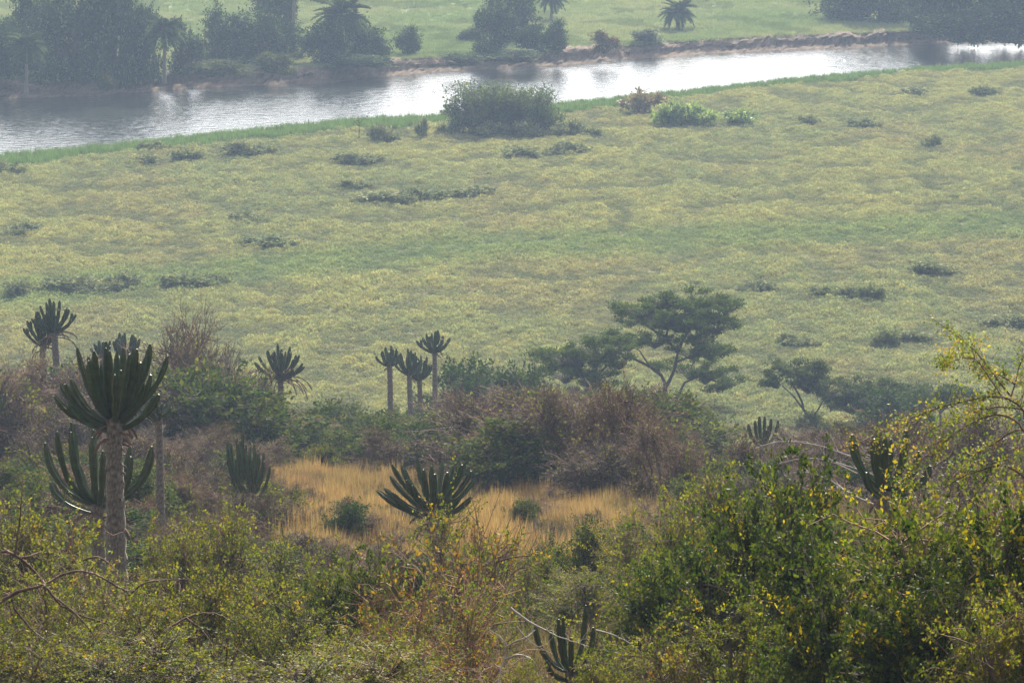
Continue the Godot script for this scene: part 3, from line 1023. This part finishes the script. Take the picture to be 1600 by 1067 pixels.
	pad_tree("acacia_tree", "lower dark flat-crowned tree leaning left beside the tall one", "tree", {"seed": 82, "d": 286.0, "foot": [930, 660], "wood": M.dark_wood, "leaf": M.leaf_mid, "palette": pal, "dense": 22.0, "leaves": 20, "deep": 1.5,
		"limbs": [[[0.2, 0.0, 1], [930, 662], [926, 630], [918, 600], [905, 575], [885, 560]], [[0.12, 1.0], [922, 610], [940, 580], [960, 562], [980, 556]], [[0.1, 1.0], [912, 590], [900, 560], [905, 540]]],
		"pads": [[900, 548, 58, 16], [866, 560, 34, 13], [942, 536, 46, 13], [968, 556, 32, 8], [930, 570, 42, 12], [884, 582, 38, 12], [950, 524, 26, 8], [850, 545, 18, 6], [915, 595, 40, 10]]})
	var thin := [[Color(0.075, 0.1, 0.045), 3], [Color(0.11, 0.135, 0.06), 2]]
	pad_tree("acacia_tree", "small grey-green tree with a slanting pale-barked trunk at right", "tree", {"seed": 83, "d": 292.0, "foot": [1276, 668], "wood": M.dark_wood, "leaf": M.leaf_mid, "palette": thin, "dense": 30.0, "leaves": 18, "deep": 1.2,
		"limbs": [[[0.13, 0.0, 1], [1277, 670], [1270, 655], [1256, 640], [1254, 628], [1246, 612], [1236, 596]], [[0.08, 1.0], [1256, 640], [1240, 618], [1222, 602]], [[0.08, 0.8], [1270, 654], [1282, 636], [1288, 626], [1280, 604]]],
		"pads": [[1240, 574, 40, 9], [1214, 590, 26, 8], [1278, 584, 34, 12], [1258, 570, 24, 7], [1296, 600, 30, 12], [1262, 598, 30, 8]]})
	pad_tree("acacia_tree", "low spreading grey-green tree right of the slanting-trunked one", "tree", {"seed": 84, "d": 290.0, "foot": [1350, 668], "wood": M.dark_wood, "leaf": M.leaf_mid, "palette": thin, "dense": 28.0, "leaves": 18, "deep": 1.4,
		"limbs": [[[0.12, 0.0, 1], [1350, 672], [1346, 650], [1352, 630], [1346, 612]], [[0.08, 1.0], [1348, 645], [1372, 625], [1390, 614]], [[0.08, 1.0], [1348, 645], [1326, 626], [1316, 612]]],
		"pads": [[1346, 602, 58, 12], [1398, 610, 40, 11], [1320, 614, 34, 11], [1370, 622, 50, 11], [1330, 630, 40, 10]]})
	pad_tree("acacia_tree", "farthest right small grey-green tree behind the arching stems", "tree", {"seed": 85, "d": 288.0, "foot": [1472, 664], "wood": M.dark_wood, "leaf": M.leaf_mid, "palette": thin, "dense": 26.0, "leaves": 18, "deep": 1.2,
		"limbs": [[[0.11, 0.0, 1], [1472, 668], [1470, 645], [1474, 625], [1468, 612]], [[0.07, 1.0], [1471, 645], [1490, 625], [1500, 614]], [[0.07, 1.0], [1471, 645], [1452, 626], [1444, 616]]],
		"pads": [[1470, 604, 42, 10], [1502, 612, 30, 9], [1440, 616, 30, 10], [1478, 624, 44, 10]]})

# ---------------------------------------------------------------- candelabra trees
func cand(px: float, top: float, join: float, d: float, wpx: float, trunk_px: float, o: Dictionary) -> void:
	# top: row of the highest arm, join: row where the arms leave the trunk
	var p := at(px, join, d)
	var k := d / FOCAL * 1.01
	var g := height(p.x, d)
	var e := {"base": Vector3(p.x, g, -d), "trunk": p.y - g, "radius": trunk_px * k * 0.5, "crown": wpx * k * 0.54, "crown_h": (join - top) * k, "k": k}
	e.merge(o)
	if o.has("arm_px"): e.arm = o.arm_px * k * 0.5
	candelabra(e)

func build_candelabras() -> void:
	cand(178, 530, 652, 85, 172, 31, {"tips": [[-45, -88], [-34, -98], [12, -104], [30, -108], [50, -96], [62, -74], [-70, -58], [-2, -112], [-60, -106], [-74, -57], [-87, -50], [-92, -36], [-52, -77], [-27, -111], [-16, -113], [-8, -115], [-1, -93], [8, -78], [26, -98], [42, -117], [56, -113], [47, -95], [84, -96], [72, -40], [60, -27], [-38, -90], [-26, -74], [18, -86], [33, -75], [-68, -30], [44, -52]], "seed": 1, "arms": 20, "arm_px": 11.2, "bend": 0.75, "rim": 0.36, "spread": 0.45, "fork": 0.3, "dead": 12, "dead_len": 0.34, "scars": 60, "lean": Vector3(0.0, 0, 0.0), "label": "largest candelabra tree with a thick pale trunk at the left"})
	cand(152, 664, 788, 93, 176, 24, {"tips": [[-83, -96], [-56, -126], [-44, -124], [-34, -126], [-12, -108], [-2, -116], [-77, -29], [88, -96], [84, -86], [57, -84], [47, -82], [16, -98], [30, -88]], "seed": 2, "arms": 15, "arm_px": 12.9, "bend": 1.15, "rim": 0.72, "spread": 0.35, "fork": 0.3, "dead": 8, "dead_len": 0.6, "scars": 30, "lean": Vector3.ZERO, "label": "lower candelabra tree just behind the thick pale trunk"})
	cand(95, 466, 512, 205, 72, 12, {"seed": 3, "arms": 19, "arm_px": 6.0, "bend": 0.5, "rim": 0.3, "spread": 0.4, "fork": 0.3, "dead": 7, "dead_len": 1.0, "label": "tall candelabra tree at upper left, right one of the pair"})
	cand(58, 488, 532, 206, 62, 11, {"seed": 4, "arms": 15, "arm_px": 6.0, "bend": 0.5, "rim": 0.4, "spread": 0.4, "fork": 0.3, "dead": 7, "dead_len": 0.8, "label": "tall candelabra tree at upper left, left one of the pair"})
	cand(200, 518, 552, 214, 46, 10, {"seed": 5, "arms": 11, "arm_px": 6.0, "bend": 1.0, "rim": 0.7, "spread": 0.3, "dead": 2, "label": "candelabra tree peeping over the largest crown"})
	cand(157, 528, 556, 216, 40, 10, {"seed": 6, "arms": 10, "arm_px": 4.7, "bend": 0.5, "rim": 0.6, "spread": 0.3, "dead": 2, "label": "small candelabra crown between the upper left pair and the largest tree"})
	cand(438, 536, 582, 216, 82, 11, {"seed": 7, "arms": 24, "arm_px": 5.2, "bend": 0.6, "rim": 0.2, "spread": 0.5, "fork": 0.15, "dead": 18, "dead_len": 1.0, "label": "spiky candelabra tree with drooping dead arms above the dry grass"})
	cand(612, 540, 566, 250, 44, 9.5, {"seed": 8, "arms": 15, "arm_px": 4.7, "bend": 0.9, "rim": 0.3, "spread": 0.3, "dead": 3, "lean": Vector3(-0.2, 0, 0), "label": "leftmost of the slender candelabra trees in the middle"})
	cand(645, 540, 580, 246, 48, 9.0, {"seed": 9, "arms": 15, "arm_px": 4.7, "bend": 0.7, "rim": 0.25, "spread": 0.3, "dead": 2, "lean": Vector3(-0.3, 0, 0), "label": "left stem of the twin slender candelabra trees in the middle"})
	cand(658, 552, 588, 248, 46, 9.0, {"seed": 10, "arms": 15, "arm_px": 4.7, "bend": 1.0, "rim": 0.35, "spread": 0.3, "dead": 2, "lean": Vector3(-0.2, 0, 0), "label": "right stem of the twin slender candelabra trees in the middle"})
	cand(679, 514, 546, 252, 60, 8.5, {"seed": 11, "arms": 15, "arm_px": 5.2, "bend": 0.75, "rim": 0.3, "spread": 0.3, "dead": 3, "lean": Vector3.ZERO, "label": "tallest and rightmost of the slender candelabra trees in the middle"})
	cand(677, 716, 798, 100, 150, 24, {"tips": [[-90, -30], [-80, -27], [-78, -35], [-66, -35], [-69, -52], [-65, -79], [-52, -66], [-41, -57], [-27, -81], [-15, -71], [-3, -68], [3, -65], [14, -68], [23, -68], [35, -72], [46, -78], [51, -72], [60, -71], [66, -47], [61, -30], [55, -12], [-32, -48], [28, -50], [-59, -22], [43, -20]], "seed": 12, "arms": 25, "arm_px": 9.5, "bend": 0.45, "rim": 0.26, "spread": 0.35, "fork": 0.45, "dead": 12, "dead_len": 0.4, "scars": 20, "lean": Vector3.ZERO, "label": "wide-spreading candelabra crown before the dry grass"})
	cand(372, 668, 738, 136, 54, 9, {"seed": 13, "arms": 12, "arm_px": 5.0, "bend": 1.0, "rim": 0.4, "spread": 1.0, "fork": 0.3, "dead": 4, "label": "left candelabra tree of the low pair left of the dry grass"})
	cand(394, 690, 748, 132, 62, 9, {"seed": 14, "arms": 16, "arm_px": 5.0, "bend": 1.1, "rim": 0.3, "spread": 1.0, "fork": 0.3, "dead": 5, "label": "right candelabra tree of the low pair left of the dry grass"})
	cand(1190, 650, 690, 170, 52, 10, {"seed": 15, "arms": 7, "arm_px": 6.5, "bend": 1.1, "rim": 0.8, "spread": 0.3, "dead": 0, "label": "small candelabra plant below the grey-green tree"})
	cand(1122, 706, 736, 160, 46, 9, {"seed": 16, "arms": 9, "arm_px": 6.0, "bend": 1.0, "rim": 0.7, "spread": 0.3, "dead": 0, "label": "small dark candelabra plant by the open green strip"})
	cand(1386, 676, 768, 72, 120, 20, {"tips": [[-54, -88], [-22, -88], [-14, -88], [-5, -91], [32, -98], [24, -91], [51, -63], [67, -43], [42, -37], [-36, -38], [9, -78]], "seed": 17, "arms": 11, "arm_px": 13.8, "bend": 1.15, "rim": 0.85, "spread": 0.2, "fork": 0.1, "dead": 3, "dead_len": 0.6, "lean": Vector3.ZERO, "label": "candelabra tree with upright arms behind the arching stems"})
	cand(893, 947, 1050, 62, 128, 22, {"tips": [[-58, -74], [-21, -97], [-32, -60], [-1, -64], [23, -103], [34, -78], [62, -58], [-39, -23], [-13, -85]], "seed": 18, "arms": 8, "arm_px": 9.0, "bend": 1.2, "rim": 0.8, "spread": 0.2, "fork": 0.1, "dead": 0, "lean": Vector3.ZERO, "label": "candelabra plant at the bottom beside pale dead branches"})
	cand(640, 866, 930, 74, 70, 18, {"seed": 19, "arms": 7, "arm_px": 12.0, "bend": 1.0, "rim": 0.7, "spread": 0.2, "dead": 0, "lean": Vector3.ZERO, "label": "half-hidden candelabra plant under the wide-spreading crown"})
	cand(-8, 606, 648, 170, 52, 12, {"seed": 20, "arms": 11, "arm_px": 6.9, "bend": 1.1, "rim": 0.6, "spread": 0.3, "dead": 2, "label": "candelabra tree cut by the left edge"})
	cand(248, 626, 646, 122, 60, 13, {"seed": 21, "arms": 12, "arm_px": 5.2, "bend": 0.5, "rim": 0.1, "spread": 0.3, "dead": 6, "dead_len": 0.7, "scars": 40, "lean": Vector3.ZERO, "label": "old candelabra tree with a long bare trunk behind the thick one"})
	cand(540, 628, 650, 228, 40, 8, {"seed": 22, "arms": 9, "arm_px": 4.3, "bend": 0.55, "rim": 0.5, "spread": 0.3, "dead": 0, "label": "small dark candelabra plant left of the slender ones"})

# ---------------------------------------------------------------- foreground scrub
func build_front() -> void:
	var rng := seeded(91)
	var pal_a := [[Color(0.125, 0.14, 0.02), 4], [Color(0.2, 0.19, 0.025), 2.5], [Color(0.07, 0.1, 0.02), 2.2], [Color(0.28, 0.19, 0.025), 0.9]]
	var pal_b := [[Color(0.055, 0.075, 0.018), 4], [Color(0.09, 0.108, 0.022), 3], [Color(0.03, 0.05, 0.015), 3.5], [Color(0.3, 0.23, 0.02), 0.45]]
	var pal_c := [[Color(0.1, 0.13, 0.03), 4.5], [Color(0.25, 0.16, 0.03), 2.0], [Color(0.17, 0.17, 0.03), 2], [Color(0.2, 0.09, 0.03), 1]]
	var fine := []
	var dense := []
	var autumn := []
	for i in 3:
		fine.append(bush({"seed": 500 + i, "w": 2.6, "h": 2.6, "clumps": 15, "twigs": 440, "leaves": 34, "leaf": 0.04, "ratio": 0.6, "spread": 0.022, "twig": 0.007, "stem": 0.03, "low": 0.15, "spurs": 1, "bare": 0.18, "leaf_from": 0.35,
			"bark": Color(0.14, 0.1, 0.075), "palette": pal_a, "wm": M.wood, "lm": M.leaf_front}))
		dense.append(bush({"seed": 520 + i, "w": 2.6, "h": 2.6, "clumps": 18, "twigs": 620, "leaves": 52, "leaf": 0.044, "ratio": 0.62, "spread": 0.022, "twig": 0.007, "stem": 0.03, "low": 0.15, "leaf_from": 0.3,
			"bark": Color(0.13, 0.09, 0.07), "palette": pal_b, "wm": M.wood, "lm": M.leaf_front}))
		autumn.append(bush({"seed": 540 + i, "w": 2.6, "h": 2.6, "clumps": 14, "twigs": 380, "leaves": 26, "leaf": 0.041, "ratio": 0.6, "spread": 0.022, "twig": 0.008, "stem": 0.03, "low": 0.15, "spurs": 2, "bare": 0.25, "leaf_from": 0.3,
			"bark": Color(0.2, 0.13, 0.09), "palette": pal_c, "wm": M.wood, "lm": M.leaf_front}))
	# [kind, px, top row, depth, width px, label]
	var list := [
		["f", 40, 800, 76, 190, "yellow-green thorn shrub at the left edge below the candelabra crowns"],
		["f", 130, 880, 66, 170, "yellow-green shrub in front of the thick candelabra trunk's left side"],
		["f", 262, 832, 78, 130, "yellow-green shrub right of the thick candelabra trunk"],
		["f", 345, 806, 80, 170, "pale-flowered shrub standing highest right of the thick trunk"],
		["f", 440, 850, 74, 180, "bright yellow-green shrub left of the half-hidden candelabra plant"],
		["f", 520, 880, 68, 150, "yellow-green shrub left of the autumn-tinted bush"],
		["d", 560, 900, 64, 140, "green shrub at the left of the autumn-tinted bush"],
		["f", 700, 800, 76, 150, "leafy shrub rising in front of the wide-spreading candelabra crown"],
		["a", 690, 850, 62, 220, "autumn-tinted bush of yellow, orange and green at bottom middle"],
		["a", 620, 940, 54, 200, "orange-brown bush at the bottom left of the middle"],
		["a", 745, 920, 58, 120, "orange-green bush right of the autumn-tinted one"],
		["f", 840, 866, 86, 110, "pale olive shrub left of the dark bush"],
		["d", 905, 826, 96, 110, "dark shaded bush below the end of the dry grass"],
		["f", 990, 800, 92, 130, "light green shrub right of the dark shaded bush"],
		["f", 1050, 800, 78, 130, "yellow-leaved shrub left of the dense green thicket"],
		["f", 1130, 742, 88, 120, "tall thin yellow-green shrub left of the dense green thicket"],
		["d", 1090, 880, 58, 180, "dark green bush left of the dense thicket at the bottom"],
		["f", 1000, 880, 66, 140, "yellow-flecked shrub above the bottom candelabra plant"],
		["d", 1235, 772, 54, 190, "dense dark green bush, leftmost of the right-hand thicket"],
		["d", 1330, 822, 50, 190, "dense dark green bush below the upright-armed candelabra tree"],
		["d", 1420, 835, 47, 190, "dense green bush in the middle of the right-hand thicket"],
		["f", 1545, 770, 44, 150, "yellow-flecked bush below the arching stems"],
		["f", 1500, 800, 46, 100, "yellow-flecked bush right of the upright-armed candelabra tree"],
		["d", 1590, 800, 42, 200, "green bush at the right edge"],
		["d", 1300, 920, 43, 230, "green bush at the bottom of the right-hand thicket"],
		["f", 1150, 940, 46, 230, "yellow-green bush at the bottom left of the right-hand thicket"],
		["d", 1480, 920, 40, 230, "bright green bush at the bottom right"],
		["f", 1590, 930, 38, 200, "yellow-green bush in the bottom right corner"],
		["f", 60, 900, 58, 220, "yellow-green thorn bush at the bottom left"],
		["f", 200, 930, 55, 220, "olive thorn bush at the bottom left, right of its neighbour"],
		["f", 330, 900, 60, 220, "yellow-green bush at the bottom below the pale-flowered shrub"],
		["f", 450, 930, 56, 200, "yellow-green bush at the bottom, left of the orange-brown one"],
		["f", -20, 960, 50, 180, "dark-limbed bush in the bottom left corner"],
		["f", 940, 1036, 50, 110, "low yellow-green bush in front of the bottom candelabra plant"],
		["a", 1070, 985, 50, 150, "brown and yellow bush right of the bottom candelabra plant"],
		["f", 822, 1046, 52, 70, "low green bush among the pale dead branches"],
	]
	for i in list.size():
		var q: Array = list[i]
		var pr: Dictionary = (fine if q[0] == "f" else (dense if q[0] == "d" else autumn))[i % 3]
		plant_at(pr, "leafy_shrub" if q[0] != "a" else "autumn_shrub", q[5], "shrub", "scrub in the foreground", q[1], q[2], q[3], q[4] * 1.2, rng.randf() * TAU)
	# filler scrub between them
	var n := 0
	while n < 120:
		var d := rng.randf_range(44.0, 98.0)
		var px := rng.randf_range(-60.0, 1660.0)
		var p := at(px, 1000.0, d)
		p.y = height(p.x, d)
		n += 1
		if px > 770.0 and px < 1010.0 and d < 68.0: continue
		if px > 120.0 and px < 230.0 and d < 84.0 and d > 60.0: continue
		if px > 210.0 and px < 860.0 and d > 82.0: continue
		var kind := rng.randf()
		var pr: Dictionary = fine[rng.randi() % 3]
		var lab := "yellow-green leafy shrub filling the foreground scrub"
		if kind > 0.85 and px < 1150: 
			pr = M.bare[rng.randi() % 4]
			lab = "grey-brown twiggy shrub filling the foreground scrub"
		elif px > 1150 and kind > 0.3:
			pr = dense[rng.randi() % 3]
			lab = "dense green shrub filling the foreground scrub"
		var side := "left" if px < 430.0 else ("middle" if px < 1000.0 else "right")
		lab = lab.replace("filling the foreground scrub", "in the %s of the foreground scrub" % side)
		plant(pr, "foreground_shrub", lab, "shrub", "filling scrub of the foreground " + side, p, rng.randf_range(1.8, 3.2), rng.randf_range(1.1, 1.9), rng.randf() * TAU)
	# arching stems on the right
	stems_shrub("arching_shrub", "shrub with long arching green-yellow stems at the right edge", "shrub", 42.0, 1590, [
		[[0.016, 0.0], [1640, 900], [1622, 760], [1606, 660], [1580, 625], [1530, 622], [1460, 640], [1400, 664], [1340, 692], [1312, 702]],
		[[0.011, 0.1], [1582, 622], [1556, 588], [1528, 552], [1500, 528], [1472, 508], [1450, 492]],
		[[0.009, -0.1, 0.3], [1566, 620], [1548, 592], [1530, 566], [1522, 556]],
		[[0.010, 0.2], [1580, 622], [1588, 596], [1594, 570], [1612, 540]],
		[[0.012, -0.3], [1620, 700], [1580, 652], [1540, 652], [1500, 672], [1470, 696], [1440, 720], [1400, 764]],
		[[0.010, 0.3], [1600, 640], [1556, 636], [1510, 648], [1470, 664], [1430, 690], [1400, 716]],
		[[0.012, 0.2], [1630, 680], [1590, 672], [1560, 690], [1520, 714], [1490, 744]],
		[[0.014, -0.4], [1630, 780], [1580, 730], [1530, 736], [1480, 760], [1440, 800]],
		[[0.009, 0.2, 2.0], [1586, 600], [1560, 584], [1536, 572], [1528, 566]],
		[[0.009, 0.2, 2.0], [1524, 560], [1504, 560], [1486, 566], [1474, 572]],
	], {"seed": 95, "per_metre": 210, "spurs": 20.0, "leaf": 0.042, "palette": [[Color(0.16, 0.2, 0.025), 4], [Color(0.28, 0.26, 0.03), 2], [Color(0.36, 0.24, 0.03), 0.8], [Color(0.09, 0.14, 0.025), 2]], "wood": M.brown_wood, "lm": M.leaf})
	# arching brown branches on the left
	stems_shrub("thorn_shrub", "thorn shrub with bare arching brown branches at the bottom left", "shrub", 52.0, 70, [
		[[0.03, 0.0, 0.3], [-30, 1080], [-10, 960], [20, 928], [60, 916], [110, 894], [150, 898], [178, 914], [200, 925]],
		[[0.028, 0.0, 0.3], [-40, 900], [0, 864], [20, 868], [42, 882], [64, 906], [74, 922], [100, 950], [140, 966], [172, 976]],
		[[0.02, 0.1, 0.5], [30, 872], [48, 868], [64, 862]],
		[[0.018, -0.1, 0.6], [22, 866], [28, 830], [32, 790], [34, 740]],
		[[0.04, -0.2, 0.2], [-20, 985], [0, 1000], [30, 1016], [56, 1046], [70, 1090]],
		[[0.016, 0.1, 0.5], [20, 950], [50, 985], [80, 1010], [110, 1060]],
		[[0.018, 0.2, 0.5], [130, 876], [148, 870], [164, 876], [178, 888]],
		[[0.016, -0.2, 0.5], [80, 930], [120, 962], [150, 1000], [160, 1030]],
	], {"seed": 96, "per_metre": 60, "spurs": 8.0, "leaf": 0.05, "palette": [[Color(0.12, 0.16, 0.03), 3], [Color(0.22, 0.22, 0.04), 2]], "wood": M.brown_wood, "lm": M.leaf})
	stems_shrub("thorn_shrub", "bent brown branch rising out of the bottom left scrub", "shrub", 54.0, 260, [
		[[0.03, 0.0, 0.2], [236, 1080], [246, 1002], [290, 966], [318, 958], [340, 960], [362, 972]],
		[[0.02, 0.2, 0.4], [290, 966], [320, 990], [340, 1030]],
		[[0.016, 0.0, 0.4], [200, 930], [228, 910], [262, 906], [300, 905]],
	], {"seed": 97, "per_metre": 40, "spurs": 6.0, "leaf": 0.05, "palette": [[Color(0.12, 0.16, 0.03), 3]], "wood": M.brown_wood, "lm": M.leaf})
	# pale dead branches
	stems_shrub("dead_branch", "pale dead branches tangled at the bottom, left of the candelabra plant", "branch", 56.0, 800, [
		[[0.022, 0.0], [778, 1075], [784, 1040], [794, 1021], [790, 1006], [778, 992], [764, 984]],
		[[0.014, 0.1], [792, 1010], [806, 1002], [822, 996], [836, 984]],
		[[0.016, 0.0], [790, 1030], [806, 1024], [821, 1025], [836, 1037], [844, 1060]],
		[[0.018, 0.2], [798, 950], [825, 971], [848, 982], [871, 994], [920, 1010]],
		[[0.012, -0.1], [806, 978], [830, 1004], [864, 1022]],
		[[0.016, 0.2], [930, 985], [965, 995], [1000, 1018], [1020, 1050]],
	], {"seed": 98, "per_metre": 0, "spurs": 5.0, "leaf": 0.05, "palette": [[Color(0.1, 0.1, 0.05), 1]], "wood": M.pale_wood, "lm": M.leaf})
	stems_shrub("dead_branch", "pale dead twigs lying over the scrub left of the upright-armed candelabra tree", "branch", 78.0, 1290, [
		[[0.02, 0.0], [1370, 790], [1330, 772], [1300, 752], [1262, 738], [1230, 740]],
		[[0.016, 0.2], [1350, 720], [1310, 706], [1270, 694], [1220, 690], [1180, 700]],
		[[0.014, 0.2], [1340, 740], [1300, 722], [1260, 716], [1210, 726]],
		[[0.014, -0.2], [1380, 746], [1330, 730], [1290, 712], [1276, 680]],
		[[0.012, 0.2], [1310, 706], [1300, 684], [1290, 670]],
		[[0.012, 0.0], [1330, 770], [1290, 770], [1240, 756]],
	], {"seed": 99, "per_metre": 0, "spurs": 7.0, "leaf": 0.05, "palette": [[Color(0.1, 0.1, 0.05), 1]], "wood": M.pale_wood, "lm": M.leaf})

# ---------------------------------------------------------------- grasses
func build_cover() -> void:
	var rng := seeded(111)
	var bushy := [tuft_mesh(1, "bushy"), tuft_mesh(2, "bushy")]
	var sets := [[], []]
	var green_band := []
	for q in [[-60, 470], [330, 428], [700, 392], [1100, 374], [1660, 348]]:
		var p := on_level(q[0], q[1], 0.0)
		green_band.append(Vector2(p.x, -p.z))
	var sedge := []
	var n := 0
	while n < 170000:
		var d := rng.randf_range(272.0, 625.0)
		var half := 0.14 * d + 8.0
		if rng.randf() * 95.0 > half: continue
		var x := rng.randf_range(-half, half)
		n += 1
		var dn := along_line(near_bank, x)
		if d > dn - 0.3: continue
		var to_water := dn - d
		var a := patch.get_noise_2d(x, d * 0.45)
		var b := patch.get_noise_2d(x * 5.0 + 500.0, d * 3.0)
		var fine := patch.get_noise_2d(x * 14.0 + 70.0, d * 9.0)
		var cc := patch.get_noise_2d(x * 1.7 + 90.0, d * 0.6 + 700.0)
		var col := Color(0.325, 0.325, 0.17)
		col = col.lerp(Color(0.25, 0.275, 0.16), clampf(0.5 + a * 2.0, 0, 1))
		col = col.lerp(Color(0.305, 0.265, 0.17), clampf(cc * 2.4 - 0.35, 0, 0.55))
		if b < -0.05: col = col.lerp(Color(0.15, 0.17, 0.11), clampf((-b - 0.05) * 4.0, 0, 0.8))
		if fine > 0.15: col = col.lerp(Color(0.39, 0.365, 0.18), 0.4)
		if fine < -0.2: col = col.lerp(Color(0.21, 0.215, 0.13), 0.4)
		var band := absf(d - along_line(green_band, x)) / 14.0
		if band < 1.0: col = col.lerp(Color(0.16, 0.24, 0.11), 0.6 * (1.0 - band * band))
		var tall := 0.7 + 0.75 * clampf(b * 1.2 + fine * 0.5 + 0.35, 0.0, 1.0)
		var s := rng.randf_range(0.6, 1.25)
		var edge := 13.0 + 10.0 * patch.get_noise_2d(x * 2.0, 33.0)
		if x > 20.0: edge *= 0.5
		if to_water < edge:
			sedge.append([Vector3(x, height(x, d) - 0.05, -d), s, rng.randf_range(0.8, 2.2), rng.randf() * TAU, vary(rng, Color(0.14, 0.22, 0.08), 0.25)])
			continue
		sets[n % 2].append([Vector3(x, height(x, d) - 0.05, -d), s, s * tall * 0.85, rng.randf() * TAU, vary(rng, col, 0.2)])
	cover("marsh_grass", "mottled yellow-green marsh vegetation covering the flood plain", "vegetation", bushy[0], M.grass, sets[0])
	cover("marsh_herbs", "grey-green herbs mixed into the flood plain vegetation", "vegetation", bushy[1], M.grass, sets[1])
	cover("bank_grass", "fresh green grass strip along the near edge of the river", "grass", tuft_mesh(4, "low"), M.grass, sedge)
	# the field beyond the river
	var field := []
	n = 0
	while n < 60000:
		var x := rng.randf_range(-135.0, 135.0)
		var df := along_line(far_bank, x)
		var d := df + 4.2 + 260.0 * pow(rng.randf(), 1.3)
		n += 1
		var a := patch.get_noise_2d(x * 0.8, d * 0.5 + 60.0)
		var b := patch.get_noise_2d(x * 3.0, d * 1.5 + 900.0)
		var col := Color(0.2, 0.265, 0.125).lerp(Color(0.29, 0.315, 0.175), clampf(0.5 + a * 2.0, 0, 1))
		if b < -0.2: col = col.lerp(Color(0.12, 0.16, 0.08), 0.6)
		field.append([Vector3(x, FAR_Y - 0.2, -d), rng.randf_range(1.0, 1.8), rng.randf_range(0.8, 1.3), rng.randf() * TAU, vary(rng, col, 0.15)])
	cover("field_grass", "light green grass of the field beyond the river", "grass", tuft_mesh(5, "low"), M.grass, field)
	# dry grass on the bench of the slope
	var dry := []
	n = 0
	while n < 26000:
		var d := rng.randf_range(98.0, 186.0)
		var px := rng.randf_range(360.0, 1140.0)
		var p := at(px, 780.0, d)
		n += 1
		var a := patch.get_noise_2d(p.x * 5.0, d * 3.0)
		var inner := smoothstep(380.0, 460.0, px) * (1.0 - smoothstep(1090.0, 1130.0, px)) * smoothstep(106.0, 128.0, d) * (1.0 - smoothstep(lerpf(176.0, 142.0, (px - 430.0) / 670.0), lerpf(186.0, 152.0, (px - 430.0) / 670.0), d))
		if rng.randf() > inner * (0.75 + a): continue
		var a2 := patch.get_noise_2d(p.x * 16.0 + 40.0, d * 7.0)
		var col := Color(0.42, 0.255, 0.13).lerp(Color(0.28, 0.185, 0.115), clampf(0.5 + a * 2.6, 0, 1)).lerp(Color(0.33, 0.25, 0.12), clampf(a2 * 2.5, 0, 0.6))
		if a2 < -0.12: continue
		dry.append([Vector3(p.x, height(p.x, d) - 0.03, -d), rng.randf_range(0.7, 1.2), rng.randf_range(0.5, 1.0) * (1.0 + 1.3 * maxf(a2, -0.3)), rng.randf() * TAU, vary(rng, col, 0.22)])
	cover("dry_grass", "orange-brown dry grass on the open bench of the slope", "grass", tuft_mesh(6, "blades"), M.grass, dry)
	# thin grass and litter under the scrub
	var under := []
	n = 0
	while n < 42000:
		var d := rng.randf_range(36.0, 290.0)
		var half := 0.14 * d + 3.0
		var x := rng.randf_range(-half, half)
		n += 1
		var a := patch.get_noise_2d(x * 4.0, d * 3.0 + 50.0)
		var col := Color(0.17, 0.13, 0.075).lerp(Color(0.11, 0.11, 0.045), clampf(0.3 + a * 2.2, 0, 1))
		under.append([Vector3(x, height(x, d) - 0.03, -d), rng.randf_range(0.8, 1.4), rng.randf_range(0.5, 1.0), rng.randf() * TAU, vary(rng, col, 0.25)])
	cover("undergrowth", "thin straw-coloured grass and herbs under the scrub of the slope", "grass", tuft_mesh(7, "blades"), M.grass, under)
